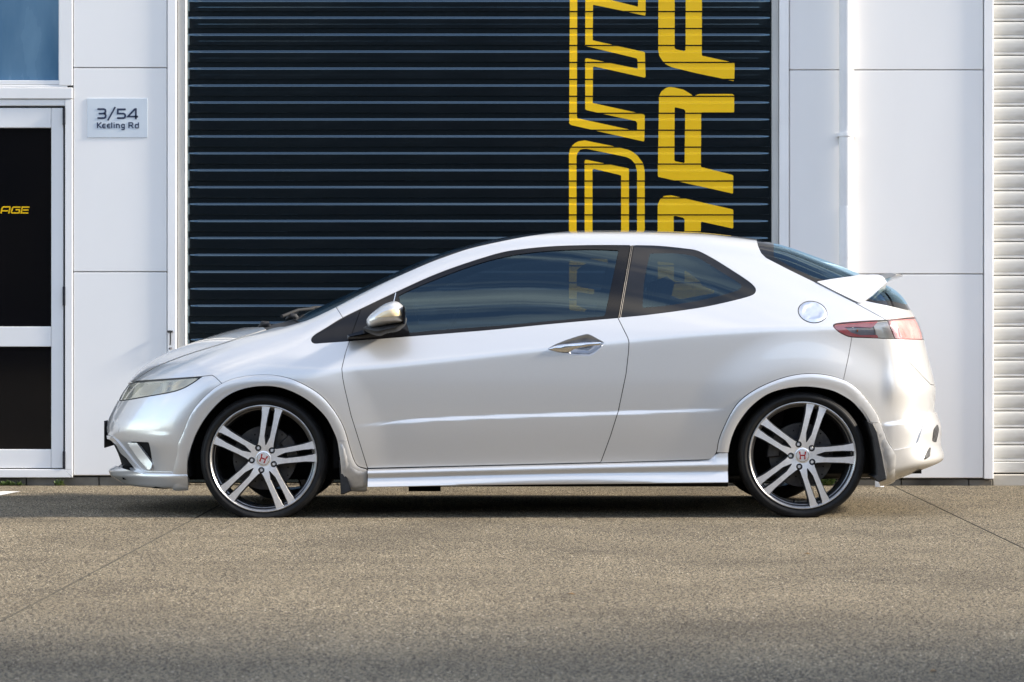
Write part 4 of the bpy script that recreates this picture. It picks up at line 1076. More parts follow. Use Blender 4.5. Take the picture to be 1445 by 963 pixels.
# front lip: the bottom of the body surface, pushed out to a blade at the nose
lip = inside(H_, [(100, 658.5), (172, 657.5), (196, 665.5), (206, 668.6), (244, 669), (266, 669), (266, 688.5), (244, 694), (200, 690), (178, 682), (100, 668)])
lip = inside(lip, np.array([(100, 640), (300, 640), (300, 720), (100, 720)], float))
V = lip[0]
def lip_off(V):
    pp = px_of(V); k = sstep((pp[:, 1] - 652) / 13) * (1 - 0.75 * sstep((pp[:, 0] - 160) / 60))
    hv = gradF(V).copy(); hv[:, 2] = 0; hv /= np.linalg.norm(hv, axis=1)[:, None] + 1e-9
    k = k * (1 - 0.85 * sstep((pp[:, 1] - 667) / 15))
    k2 = sstep((pp[:, 1] - 668) / 5) - 0.6 * sstep((pp[:, 1] - 677) / 14)
    return hv * (0.005 + 0.060 * k * np.clip(-hv[:, 0], 0, 1) + 0.010 * k2)[:, None]
skin('front_lip', lip, M['paint'], offv=lip_off(V), flange=0.03)
scuff = inside(H_, [(217, 688.5), (222, 686.5), (228, 688), (240, 690), (252, 689), (262, 691), (260, 693.5), (246, 694), (230, 692.5), (219, 690)])
scV = inside(lip, [(217, 688.5), (222, 686.5), (228, 688), (240, 690), (252, 689), (262, 691), (262, 700), (217, 700)])
if len(scV[1]): skin('scuff_mark', scV, M['rubber'], flange=0, parent=fbo, mirror='near', offv=lip_off(scV[0]) * 1.0 + gradF(scV[0]) * 0.0015)
# number plate at the nose
pz0, pz1 = at(0, 630, 0)[1], at(0, 592.5, 0)[1]
mb = MB(); mb.box(-2.094 - 0.12, -2.089 - 0.12, -0.19, 0.19, pz0, pz1)
pl_ = mb.build('number_plate', M['black_plastic'], car)
# badge block on the nose side
for side in ('near', 'far'):
    tow = inside(H_, [(160, 601), (168, 598.5), (168, 609), (160, 610.5)]); skin('tow_eye_cover', tow, M['paint'], off=0.0015, flange=0.004, parent=fbo, mirror=side)

# ---- head lamps
for side in ('near', 'far'):
    hs = skin('headlamp', hl, M['head_glass'], off=-0.002, flange=0, mirror=side)
    skin('lamp_housing', hl, M['lamp_white'], off=-0.010, flange=0, parent=hs, mirror=side)
    rim_in = sd_poly(px_of(hl[0]), lamp) + 1.4
    skin('lamp_seal', clip(hl[0], hl[1], -rim_in), M['black_plastic'], off=-0.0015, flange=0.004, parent=hs, mirror=side)
    for k_, (poly, m_, of) in enumerate((([(234, 538), (243, 537), (238, 553), (231, 554)], 'chrome', -0.006), ([(180, 545), (190, 541), (184, 561), (174, 562)], 'chrome', -0.007),
                                       ([(196, 541), (228, 538.5), (226, 553.5), (194, 557)], 'lamp_grey', -0.010), ([(248, 537), (268, 535), (258, 546), (246, 550)], 'lamp_grey', -0.010))):
        pc_ = inside(hl, poly); 
        if len(pc_[1]): skin('lamp_reflector', pc_, M[m_], off=of, flange=0.01, parent=hs, mirror=side)

# ---- tail lamps
for side in ('near', 'far'):
    ti, to = split(tl, t_div, 0.45)
    hs = skin('tail_lamp', tl, M['lamp_glass'], off=-0.0015, flange=0, mirror=side)
    rim_in = sd_poly(px_of(tl[0]), tlamp) + 1.0
    skin('lamp_seal', clip(tl[0], tl[1], -rim_in), M['black_plastic'], off=-0.001, flange=0.004, parent=hs, mirror=side)
    outer, inner = to, ti
    red, pal = split(outer, [(1170, 440), (1249, 440), (1232, 462), (1206, 460.5), (1192, 461.0), (1202, 469.5), (1214, 473.2), (1240, 472.8), (1240, 485), (1170, 485)], 0.0)
    wht, pal = split(pal, [(1228, 440), (1275, 440), (1275, 490), (1240, 490), (1236, 466)], 0.0)
    skin('red_lens', red, M['lamp_red'], off=-0.010, flange=0.004, parent=hs, mirror=side)
    if len(pal[1]): skin('indicator_pocket', pal, M['lamp_grey'], off=-0.022, flange=0, parent=hs, mirror=side)
    if len(wht[1]): skin('clear_lens', wht, M['lamp_white'], off=-0.012, flange=0.004, parent=hs, mirror=side)
    skin('inner_lens', inner, M['lamp_pink'], off=-0.010, flange=0.004, parent=hs, mirror=side)
    blb = inside(H_, [(1269, 462), (1276, 463), (1282, 476), (1272, 476)])
    if len(blb[1]): skin('stop_lens', blb, M['lamp_red'], off=-0.007, flange=0.004, parent=hs, mirror=side)
    ob = inside(H_, [(1209.5, 466), (1211.5, 463.5), (1213.5, 466), (1213, 468.5), (1210, 468.5)])
    if len(ob[1]): skin('indicator_bulb', ob, M['orange'], off=-0.012, flange=0.004, parent=hs, mirror=side)

# ---- rear bumper and skirt
_, rb2 = split(rb, [(1250, 638), (1263, 639), (1283, 637), (1303, 631), (1310, 614), (1315, 597), (1319, 587), (1400, 580), (1400, 900), (1180, 900), (1180, 636)], 0.0)
rbo = skin('rear_bumper', rb2, M['paint'])
rsk = inside(H_, [(1252, 635), (1263, 635.5), (1279, 632), (1293, 626), (1298, 611), (1303, 595), (1308, 583), (1400, 576), (1400, 690), (1257, 690)])
V = rsk[0]; pp = px_of(V); Nv = gradF(V); hv = Nv.copy(); hv[:, 2] = 0; hv /= np.linalg.norm(hv, axis=1)[:, None] + 1e-9
low = sstep((pp[:, 1] - 612) / 40)
rso = skin('rear_skirt', rsk, M['paint'], offv=hv * (0.009 + 0.0 * low)[:, None], flange=0.02)
for side in ('near', 'far'):
    for vp in ([(1301, 650), (1308, 634), (1310.5, 630), (1309.5, 645)], [(1313, 622), (1315, 606), (1320, 600), (1322, 606), (1318, 625)]):
        ve = largest(inside(H_, vp))
        if len(ve[1]): skin('skirt_vent', ve, M['mesh_black'], off=0.0125, flange=0.012, parent=rso, mirror=side)

# ---- side skirts
def loft(name, secs, m_, parent=None, smooth=True, caps=True, mirror=False, y_sign=1):
    v, f = [], []; n = len(secs[0])
    for s in secs: v += [(p[0], p[1] * y_sign, p[2]) for p in s]
    for i in range(len(secs) - 1):
        for k in range(n - 1):
            q = (i * n + k, i * n + k + 1, (i + 1) * n + k + 1, (i + 1) * n + k); f.append(q if y_sign > 0 else q[::-1])
    if caps:
        f.append(tuple(range(n))[::-1] if y_sign > 0 else tuple(range(n))); f.append(tuple((len(secs) - 1) * n + k for k in (range(n) if y_sign > 0 else range(n)[::-1])))
    o = new_obj(name, np.array(v) - CO, f, m_, parent or car, smooth=smooth)
    if smooth:
        try: o.data.set_sharp_from_angle(angle=math.radians(50))
        except Exception: pass
    return o
zt_px = table([(519, 662.0), (600, 659.9), (700, 657.3), (848, 653.6), (960, 650.4), (1000, 648.9), (1006, 645.5), (1011, 641), (1016, 639.2), (1027, 638.8)], lo=500, hi=1040, sig=0.5)
zb_px = table([(519, 687.8), (700, 684.4), (900, 682.5), (1027, 681.2)], lo=500, hi=1040, sig=0.5)
secs = []
for p in np.concatenate([np.linspace(519, 1000, 40), np.linspace(1003, 1027, 12)]):
    x, zt = at(p, zt_px(p), -0.875); zb = at(p, zb_px(p), -0.875)[1]; h = zt - zb
    e = sstep((p - 985) / 40); zt0 = at(p, 662 + (p - 519) * (648.8 - 662) / 485, -0.875)[1]; h0 = zt0 - zb
    yi = float(Ys(np.array([x]), np.array([zt]))[0]) - 0.004 + 0.014 * sstep((p - 998) / 12)
    tw = sstep((p - 520) / 280) - sstep((p - 800) / 220)           # the blade twists towards its middle
    pts = [(yi - 0.05, zt), (yi - 0.004, zt), (yi + 0.002, zt - 0.003), (0.884, zt0 - 0.10 * h0), (0.8885, zt0 - 0.20 * h0), (0.889, zt0 - 0.27 * h0), (0.8865, zt0 - 0.33 * h0),
           (0.877 + 0.000 * tw, zt0 - 0.43 * h0), (0.876 + 0.001 * tw, zt0 - 0.52 * h0), (0.8795 + 0.004 * tw, zt0 - 0.64 * h0), (0.886 + 0.002 * tw, zt0 - 0.76 * h0), (0.894 - 0.006 * tw, zt0 - 0.90 * h0), (0.896 - 0.009 * tw, zb + 0.003), (0.893 - 0.009 * tw, zb), (0.84, zb + 0.006)]
    secs.append([(x, -y_, z_) for y_, z_ in pts])
loft('side_skirt', secs, M['paint']); loft('side_skirt', secs, M['paint'], y_sign=-1)

# ---- side windows, frames
dmesh = split(dr, hrec, 0.0)[1]
tri_m, dframe = split(dlo_m, np.array([(300, 300), (515, 300), (515, 420), (492.8, 482), (492.8, 520), (300, 520)], float), 0.4)
glass_m, dframe = split(dframe, winf, 0.15)
qc_m, qf_m = split(qw, qclear, 0.0)
pocket = inside(H_, hrec)
cap = fc
for side in ('near', 'far'):
    do = skin('door', dmesh, M['paint'], mirror=side)
    skin('window_frame', dframe, M['gloss_black'], off=-0.001, flange=0.008, parent=do, mirror=side)
    skin('door_window', glass_m, M['glass'], off=-0.005, flange=0, parent=do, mirror=side)
    # handle pocket: dished
    V = pocket[0]; dd = -sd_poly(px_of(V), hrec); Nv = gradF(V)
    skin('handle_recess', pocket, M['pocket'], parent=do, mirror=side, flange=0, offv=-Nv * (0.024 * sstep(dd / 9.0))[:, None])
    rimh = strip_px(np.concatenate([hrec, hrec[:1]]), 1.5)
    hb = inside(H_, spline([(774, 492.4, 1), (786, 488.3), (806, 485.6), (830, 484.0), (846, 483.4), (850.5, 485.2, 1), (846, 487.6), (832, 488.8), (812, 492.5), (803, 497), (790, 497), (780, 495)], 4))
    V = hb[0]; pp = px_of(V); out = spline([(774, 492.4, 1), (786, 488.3), (806, 485.6), (830, 484.0), (846, 483.4), (850.5, 485.2, 1), (846, 487.6), (832, 488.8), (812, 492.5), (803, 497), (790, 497), (780, 495)], 4)
    dd = -sd_poly(pp, out); Nv = gradF(V); mid = 487.0 + (813 - pp[:, 0]) * 0.055
    skin('door_handle', hb, M['chrome'], parent=do, mirror=side, flange=0.012, offv=Nv * (0.003 + 0.012 * np.clip(1 - np.abs(pp[:, 1] - mid) / 11.0, 0, 1) * sstep(dd / 2.0 + 0.35))[:, None])
    skin('quarter_trim', tri_m, M['gloss_black'], off=-0.001, flange=0.008, mirror=side)
    qo = skin('quarter_window', qc_m, M['glass'], off=-0.001, flange=0, mirror=side)
    skin('window_border', qf_m, M['frit'], off=-0.001, flange=0.006, parent=qo, mirror=side)
    # bright edge of the B pillar
    skin('pillar_trim', pillar_m, M['black_plastic'], off=-0.004, flange=0.004, mirror=side)
    for q0 in (873.1, 875.4):
        pts = []
        for t in np.linspace(0, 1, 24):
            px_, py_ = q0 + 17.6 * t, 448.6 - 102.0 * t; y_ = -0.75
            for _ in range(6):
                x_, z_ = at(px_, py_, y_); y_ = -float(hull_y(x_, z_))
            pts.append((x_ - CO[0], (y_ + 0.0005) * (1 if side == 'near' else -1), z_))
        MB().tube(pts, 0.0012, 6).build('pillar_bead', M['steel_bead'], car, smooth=True)
    # fuel cap
    if side == 'near':
        V = cap[0]; pp = px_of(V); c0, s0 = math.cos(0.22), math.sin(0.22); ux = (pp[:, 0] - 1146.5) * c0 + (pp[:, 1] - 440.6) * s0; uy = -(pp[:, 0] - 1146.5) * s0 + (pp[:, 1] - 440.6) * c0
        rr_ = np.hypot(ux / 20.4, uy / 15.0); ang = np.arctan2(uy / 15.0, ux / 20.4)
        hgt = 0.004 * (1 - sstep((rr_ - 0.85) / 0.15)) - 0.0035 * (1 - sstep((rr_ - 0.55) / 0.10)) + 0.003 * (np.cos(6 * ang) > 0.45) * (1 - np.clip(np.abs(rr_ - 0.66) / 0.10, 0, 1))
        M['cap'] = noise_color(mat('brushed_fuel_cap', rough=0.3, metal=0.95), (0.76, 0.76, 0.77), (0.84, 0.84, 0.85), scale=30)
        skin('fuel_cap', cap, M['cap'], flange=0.006, offv=gradF(V) * hgt[:, None], mirror=side)
    else: skin('filler_panel', cap, M['paint'], mirror=side)

# ---------------------------------------------------------------- dark structure behind the panels
corem = split(body, np.array(winf), -2.5)[1]
corem = split(corem, np.array(qclear), -2.0)[1]
corem = split(corem, lamp, -1.0)[1]; corem = split(corem, tlamp, -1.0)[1]
corem = split(corem, hrec, -3.0)[1]
V, T = corem
d = np.maximum(sd_poly(px_of(V), wscreen) + 3.0, np.maximum(-(VW(V) + 1.09), VW(V) + 0.24)); V, T = clip(V, T, -d)
d = sd_poly(px_of(V), np.array([(1090, 250), (1090, 360), (1118, 375), (1150, 390), (1206, 400), (1400, 400), (1400, 250)])); V, T = clip(V, T, -d)
d = sd_poly(px_of(V), np.array([(1224, 421.5), (1250, 402), (1262, 397), (1345, 388), (1345, 430), (1277, 429), (1255, 424.0), (1236, 424.2)])); V, T = clip(V, T, -d)
skin('inner_shell', (V, T), M['dark'], off=-0.013, flange=0)
mb = MB()
def bx(mb, x0, x1, y0, y1, z0, z1, mi=0): mb.box(x0 - CO[0], x1 - CO[0], y0, y1, z0, z1, mi)
bx(mb, -0.84, 1.02, -0.80, 0.80, 0.17, 0.24); bx(mb, -1.95, -0.84, -0.55, 0.55, 0.17, 0.24); bx(mb, 1.02, 2.05, -0.55, 0.55, 0.20, 0.30)
bx(mb, 1.02, 1.06, -0.78, 0.78, 0.24, 0.72); bx(mb, -0.88, -0.84, -0.78, 0.78, 0.24, 0.80)
mb.build('floor_pan', M['dark'], car)
MB().tube([(0.0 - CO[0], -0.25, 0.15), (0.9 - CO[0], -0.25, 0.16), (1.9 - CO[0], -0.3, 0.2)], 0.03, 12).build('exhaust_pipe', M['steel'], car, smooth=True)
mb = MB(); mb.tube([(-0.52 - CO[0], -0.45, 0.155), (-0.36 - CO[0], -0.45, 0.155)], [0.05, 0.05], 14); mb.build('exhaust_silencer', M['dark'], car)
for wx, wz in ((FWX, FWZ), (RWX, RWZ)):
    for s in (-1, 1):
        mb = MB(); R = 0.372; v, f = [], []
        for i in range(33):
            t = math.radians(-14 + 208 * i / 32)
            for y in (0.855, 0.56): v.append((wx + R * math.cos(t) - CO[0], s * y, wz + R * math.sin(t)))
        for i in range(32): f.append((2 * i, 2 * i + 1, 2 * i + 3, 2 * i + 2))
        k = len(v); v.append((wx - CO[0], s * 0.56, wz))
        for i in range(32): f.append((2 * i + 1, k, 2 * i + 3))
        mb.add(v, f); mb.build('arch_liner', M['dark'], car, smooth=False)

# mud flaps
def flap(name, polys_px, y0, y1, m_, s):
    mb = MB()
    for poly in polys_px:
        P = [at(a, b, -0.88) for a, b in poly]; mb.chamfer([(x - CO[0], z) for x, z in P], y0, y1, 0.006)
    if s > 0:
        mb.v = [(x, -y, z) for x, y, z in mb.v]; mb.f = [q[::-1] for q in mb.f]
    return mb.build(name, m_, car)
M['flap_grey'] = noise_color(mat('grey_flap_plastic', rough=0.5), (0.20, 0.20, 0.20), (0.27, 0.27, 0.265), scale=30)
for s in (-1, 1):
    # moulded corner between the arch and the skirt: flares out towards the skirt
    secs = []
    for i in range(15):
        t = i / 14; zt = 624 + (662 - 624) * t
    out = spline([(476.8, 623.5, 1), (483, 624), (487.5, 629), (491, 640), (495.5, 651), (503, 660), (517.6, 663, 1), (517.6, 688.5, 1), (496, 691, 1), (493.5, 695), (483, 699.5, 1), (481.5, 660)], 4)
    mt = inside(H_, out); V = mt[0]; pp = px_of(V); dd = -sd_poly(pp, out); Nv = gradF(V)
    groove = np.exp(-((pp[:, 0] - (490 + (pp[:, 1] - 640) * 0.07)) / 5.0) ** 2)
    skin('mud_flap', mt, M['trim_silver'], mirror='near' if s < 0 else 'far', flange=0.02, offv=Nv * (0.008 + 0.010 * sstep(dd / 5) - 0.006 * groove * sstep((pp[:, 1] - 640) / 20))[:, None])
    flap('mud_flap_guard', [[(478, 650), (482.5, 650), (494, 689), (494.5, 694), (484, 698.5), (480.5, 698)]], -0.86, -0.70, M['black_plastic'], s)
    flap('mud_flap', [[(1222.5, 594), (1232, 597.5), (1238, 609), (1245, 640), (1251, 672), (1250.5, 676.5), (1240, 680.5), (1236, 679), (1231.5, 673), (1236.5, 670), (1236, 655), (1231, 620)]], -0.90, -0.68, M['black_plastic'], s)
    out = spline([(1233, 598, 1), (1241, 606), (1250, 622), (1258, 636), (1263, 642, 1), (1262, 660, 1), (1255, 667, 1), (1251.0, 667, 1), (1246, 640)], 4)
    mt = inside(H_, out); V = mt[0]; pp = px_of(V); dd = -sd_poly(pp, out)
    skin('flap_moulding', mt, M['trim_silver'], mirror='near' if s < 0 else 'far', flange=0.02, offv=gradF(V) * (0.011 + 0.004 * sstep(dd / 5))[:, None])

# ---------------------------------------------------------------- rear wing
def wing():
    # section in x,z at the centre and at the side; side face is the big triangular end
    secs = []
    for t in np.linspace(0, 1, 25):
        a = 0.66 * math.sin(t * math.pi / 2) if t < 1 else 0.66
        a = 0.575 * t
        b = (a / 0.575) ** 2
        xtip = 2.005 - 0.085 * b ** 1.5; ztip = 1.195 + 0.004 * b
        xf0 = 1.79 - 0.13 * b; zf0 = float(Zc(np.array([1.79]))[0]) - 0.012 * b - 0.005
        top = [(xf0, zf0 - 0.006), (xf0 + 0.004, zf0), (xf0 + 0.05, zf0 - 0.008 + 0.006), (xf0 + 0.11, zf0 - 0.010), (xtip - 0.03, ztip + 0.006), (xtip, ztip), (xtip - 0.004, ztip - 0.008)]
        bot = [(xtip - 0.05, ztip - 0.022), (xtip - 0.11, ztip - 0.050), (xf0 + 0.09, zf0 - 0.075)]
        secs.append([(x, -a, z) for x, z in top + bot + [top[0]]])
    return secs
ws_ = wing()
full_secs = [[(x, -y, z) for x, y, z in s] for s in ws_[:0:-1]] + ws_
loft('rear_wing', full_secs[::-1], M['paint'], caps=True)
wing_o = bpy.data.objects['rear_wing']
for s in (-1, 1):
    # triangular end of the wing: a face that stands on the hatch line and rises to the wing's top edge
    out = spline([(1149.5, 398.0, 1), (1180, 393.0), (1213, 388.8), (1236, 387.4), (1246, 388.6, 1), (1252, 398.5, 1), (1222, 420.8), (1212, 426.6), (1207.2, 427.4), (1178, 413.2)], 6)
    q = np.array([at(a, b, -0.60) for a, b in out])
    gx = np.arange(q[:, 0].min() - .01, q[:, 0].max() + .01, 0.006); gz = np.arange(q[:, 1].min() - .01, q[:, 1].max() + .01, 0.006)
    X, Z = np.meshgrid(gx, gz); n = len(gx); i, k = np.meshgrid(np.arange(len(gz) - 1), np.arange(n - 1), indexing='ij'); qd = (i * n + k).ravel()
    T = np.concatenate([np.stack([qd, qd + 1, qd + n + 1], 1), np.stack([qd, qd + n + 1, qd + n], 1)])
    V = np.stack([X.ravel(), np.zeros(X.size), Z.ravel()], 1)
    V, T = clip(V, T, sd_poly(V[:, [0, 2]], q))
    e0 = np.array([at(a, b, -0.62) for a, b in ((1152, 399), (1178, 412.5), (1205, 426), (1220, 420.5))]); ye = hull_y(e0[:, 0], e0[:, 1])
    e1 = np.array([at(a, b, -0.6) for a, b in ((1213, 388.8), (1243, 388))]); y1 = np.array([0.575, 0.585])
    A_ = np.concatenate([e0, e1]); A_ = np.c_[A_, np.ones(len(A_))]; cf = np.linalg.lstsq(A_, np.concatenate([ye, y1]), rcond=None)[0]
    dd = np.maximum(-sd_poly(V[:, [0, 2]], q), 0)
    yy = -(np.c_[V[:, [0, 2]], np.ones(len(V))] @ cf + 0.006 * np.sqrt(np.clip(dd / 0.010, 0, 1)))
    hy_ = hull_y(V[:, 0], V[:, 2]); yy = np.minimum(yy, np.where(hy_ > 0.3, -hy_ - 0.007, 0))
    P = np.stack([V[:, 0], yy, V[:, 2]], 1)
    nv = np.array([cf[0], 1.0, cf[1]]); nv = np.array([-cf[0], -1.0, -cf[1]]); nv /= np.linalg.norm(nv)
    skin('wing_end', (P, T), M['paint'], parent=wing_o, mirror='near' if s < 0 else 'far', flange=0.05, nrm=np.tile(nv, (len(P), 1)))

# ---------------------------------------------------------------- door mirrors
def pillow(name, out, y_in, y_out, m_, parent, s, grid=0.005, rnd=0.05, tilt=0.0, power=0.5, only=None, taper=0.0, ydepth=-0.95):
    """rounded volume with the given side outline, from y_in (inboard) to y_out (outermost)"""
    q = np.array([at(a, b, ydepth) for a, b in out])
    gx = np.arange(q[:, 0].min() - grid * 2, q[:, 0].max() + grid * 2, grid); gz = np.arange(q[:, 1].min() - grid * 2, q[:, 1].max() + grid * 2, grid)
    X, Z = np.meshgrid(gx, gz); n = len(gx); i, k = np.meshgrid(np.arange(len(gz) - 1), np.arange(n - 1), indexing='ij'); qd = (i * n + k).ravel()
    T = np.concatenate([np.stack([qd, qd + 1, qd + n + 1], 1), np.stack([qd, qd + n + 1, qd + n], 1)])
    V = np.stack([X.ravel(), np.zeros(X.size), Z.ravel()], 1)
    V, T = clip(V, T, sd_poly(V[:, [0, 2]], q))
    if only is not None: V, T = clip(V, T, sd_poly(V[:, [0, 2]], np.array([at(a, b, ydepth) for a, b in only])))
    # height of a soap film over the outline: round everywhere, no ridges
    pad = 6; g2 = grid; ax = np.arange(q[:, 0].min() - pad * g2, q[:, 0].max() + pad * g2, g2); az_ = np.arange(q[:, 1].min() - pad * g2, q[:, 1].max() + pad * g2, g2)
    XX, ZZ = np.meshgrid(ax, az_); sdm = sd_poly(np.stack([XX.ravel(), ZZ.ravel()], 1), q).reshape(XX.shape); msk = sdm < 0; ph = np.zeros(XX.shape)
    for _ in range(1500):
        ph[1:-1, 1:-1] = 0.25 * (ph[:-2, 1:-1] + ph[2:, 1:-1] + ph[1:-1, :-2] + ph[1:-1, 2:] + 1.0); ph[~msk] = 0
    fx = np.clip((V[:, 0] - ax[0]) / g2, 0, len(ax) - 1.001); fz = np.clip((V[:, 2] - az_[0]) / g2, 0, len(az_) - 1.001); ix, iz = fx.astype(int), fz.astype(int); fx -= ix; fz -= iz
    pv = (ph[iz, ix] * (1 - fx) + ph[iz, ix + 1] * fx) * (1 - fz) + (ph[iz + 1, ix] * (1 - fx) + ph[iz + 1, ix + 1] * fx) * fz
    prof = np.clip(pv / ph.max(), 0, 1) ** power
    xr = (V[:, 0] - q[:, 0].min()) / np.ptp(q[:, 0])
    yo = y_in + (y_out - y_in) * (0.35 + 0.65 * prof) * (1 - taper * (1 - xr))
    if only is not None: yo = yo - 0.005; y_in = yo.max() + 0.003
    P = np.stack([V[:, 0], yo, V[:, 2]], 1)
    fn = np.cross(P[T[:, 1]] - P[T[:, 0]], P[T[:, 2]] - P[T[:, 0]]); acc = np.zeros_like(P)
    for c in range(3): np.add.at(acc, T[:, c], fn)
    acc /= np.linalg.norm(acc, axis=1)[:, None] + 1e-12
    if acc[:, 1].mean() > 0: acc = -acc
    E = edges_of(T)
    # side wall down to the inboard plane
    ids = np.unique(E); k0 = len(P); mp_ = np.full(k0, -1); mp_[ids] = np.arange(len(ids))
    wall = P[ids].copy(); wall[:, 1] = y_in
    c_ = q.mean(0); nw = np.stack([wall[:, 0] - c_[0], np.full(len(ids), -0.02), wall[:, 2] - c_[1]], 1); nw /= np.linalg.norm(nw, axis=1)[:, None]
    acc[ids] = acc[ids] * 0.5 + nw * 0.5; acc /= np.linalg.norm(acc, axis=1)[:, None]
    P2 = np.concatenate([P, wall]); N2 = np.concatenate([acc, nw]); faces = []
    tri = np.cross(P[T[:, 1]] - P[T[:, 0]], P[T[:, 2]] - P[T[:, 0]]); fl_ = (tri * acc[T[:, 0]]).sum(1) < 0
    T = np.where(fl_[:, None], T[:, ::-1], T); faces = T.tolist(); E = edges_of(T)
    a = E[:, 0]; b = E[:, 1]; faces += np.stack([b, a, k0 + mp_[a], k0 + mp_[b]], 1).tolist()
    if s > 0:
        P2 = P2 * [1, -1, 1]; N2 = N2 * [1, -1, 1]; faces = [f[::-1] for f in faces]
    return new_obj(name, P2 - CO, faces, m_, parent, normals=N2)
shell_o = spline([(517, 453), (520, 447.5), (526.7, 440.8), (540.7, 430.6), (549, 427.0), (556.6, 425.4), (563, 427.5), (567.5, 431.5), (570.7, 437.5), (572, 445.5), (571, 452.5), (564, 456), (548, 458.4), (534, 461), (524, 463), (519.3, 460)], 4)
base_o = spline([(519, 459.5), (530, 461), (550, 457.5), (566, 454), (572, 446, 1), (573.2, 452), (571, 459), (566, 464), (560, 468), (545, 471), (535, 474.5), (520, 470), (512, 464)], 4)
ind_o = spline([(528.6, 448.8, 1), (540.7, 441), (554.8, 436.8), (566.2, 436.0, 1), (568, 445.6, 1), (545.4, 447.6)], 4)
for s, do in ((-1, [o for o in car.children if o.name.startswith('door')][0]), (1, [o for o in car.children if o.name.startswith('door')][1])):
    mir = pillow('door_mirror', shell_o, -0.90, -1.075, M['paint'], car, s, rnd=0.075, power=0.5, taper=0.25, grid=0.003)
    pillow('mirror_base', base_o, -0.86, -1.04, M['black_plastic'], mir, s, rnd=0.05, taper=0.15, grid=0.0025)
    # indicator lens follows the shell
    q = pillow('mirror_indicator', shell_o, -0.90, -1.075, M['amber'], mir, s, rnd=0.075, grid=0.003, taper=0.25, only=ind_o)
    mb = MB()
    P = [at(a, b, -0.89) for a, b in [(490, 473), (512, 466), (535, 462), (556, 463), (556, 468), (538, 474.5), (515, 477.5), (490, 478.5)]]
    mb.chamfer([(x - CO[0], z) for x, z in P], -0.91, -0.82, 0.018)
    x0, z0 = at(553, 428, -0.95); x1, z1 = at(559.5, 413, -0.95)
    if s > 0: mb.v = [(x, -y, z) for x, y, z in mb.v]; mb.f = [q_[::-1] for q_ in mb.f]
    mb.build('mirror_arm', M['gloss_black'], mir)
    if s < 0:
        mb = MB(); P0 = at(555.5, 427, -0.93); P1 = at(558.6, 413.5, -0.88)
        mb.tube([(P0[0] - CO[0], -0.93, P0[1]), (P1[0] - CO[0], -0.885, P1[1])], 0.0022, 8); mb.build('mirror_stem', M['chrome'], mir)
    gl_ = spline([(572, 432.5), (573.6, 440), (573.6, 449), (572.5, 457), (570.5, 457), (570.5, 433)], 3)
    P = [at(a - 1.2, b, -0.99) for a, b in gl_]; mb = MB(); mb.prism([(x - CO[0], z) for x, z in P], -1.05, -0.91)
    if s > 0: mb.v = [(x, -y, z) for x, y, z in mb.v]; mb.f = [q_[::-1] for q_ in mb.f]
    mb.build('mirror_glass', M['gloss_black'], mir)

# wipers and washer fittings on the cowl
mb = MB()
for (xa, ya, xb, yb) in ((-1.16, -0.45, -1.05, 0.25), (-1.12, 0.05, -0.98, 0.55)):
    za = float(Zc(np.array([xa - 0.2 * ya * ya]))[0]) + 0.02; zb = float(Zc(np.array([xb - 0.2 * yb * yb]))[0]) + 0.02
    mb.tube([(xa - CO[0], ya, za), ((xa + xb) / 2 - CO[0], (ya + yb) / 2, (za + zb) / 2 + 0.012), (xb - CO[0], yb, zb)], 0.008, 8)
mb.build('wiper', M['black_plastic'], car)
for px, py, r in ((374, 458.5, 0.02), (413, 447.5, 0.02)):
    x, z = at(px, py, -0.3); mb = MB(); mb.tube([(x - CO[0] - 0.035, -0.3, z - 0.012), (x - CO[0] - 0.012, -0.3, z + 0.004), (x - CO[0] + 0.012, -0.3, z + 0.002), (x - CO[0] + 0.04, -0.3, z - 0.016)], [0.004, 0.017, 0.017, 0.004], 10)
    mb.build('wiper_pivot', M['black_plastic'], car, smooth=True)

# ---------------------------------------------------------------- cabin
def seat_block(mb, prof, y0, y1, b=0.03): mb.chamfer([(x - CO[0], z) for x, z in prof], y0, y1, b)
for yc in (-0.36, 0.36):
    mb = MB(); seat_block(mb, [(0.02, 0.30), (0.55, 0.30), (0.56, 0.44), (0.50, 0.47), (0.10, 0.52), (0.0, 0.48)], yc - 0.25, yc + 0.25)
    so = mb.build('front_seat', M['trim_grey'], car)
    mb = MB(); seat_block(mb, [(0.46, 0.42), (0.60, 0.44), (0.76, 0.96), (0.72, 1.00), (0.64, 0.98), (0.50, 0.60)], yc - 0.24, yc + 0.24); mb.build('backrest', M['trim_grey'], so)
    mb = MB(); seat_block(mb, [(0.70, 1.03), (0.79, 1.03), (0.82, 1.16), (0.78, 1.19), (0.73, 1.17)], yc - 0.12, yc + 0.12); mb.build('headrest', M['trim_grey'], so)
mb = MB(); seat_block(mb, [(1.02, 0.42), (1.35, 0.44), (1.42, 0.88), (1.36, 0.92), (1.30, 0.90), (1.22, 0.56), (1.02, 0.54)], -0.60, 0.60); mb.build('rear_seat', M['trim_grey'], car)
mb = MB(); seat_block(mb, [(-1.0, 0.55), (-0.55, 0.55), (-0.50, 0.78), (-0.58, 0.87), (-0.95, 0.90)], -0.72, 0.72); mb.build('dashboard', M['trim_grey'], car)
v, f = [], []
for i in range(28):
    a = 2 * math.pi * i / 28
    for k in range(8):
        b = 2 * math.pi * k / 8; r = 0.185 + 0.014 * math.cos(b)
        p = Vector((0.014 * math.sin(b), r * math.cos(a), r * math.sin(a))); p.rotate(Vector((0, 1, 0)).rotation_difference(Vector((0, 1, 0))))
        v.append((p.x - 0.36 - CO[0] + p.z * 0.42, p.y + 0.36, p.z * 0.9 + 0.86))
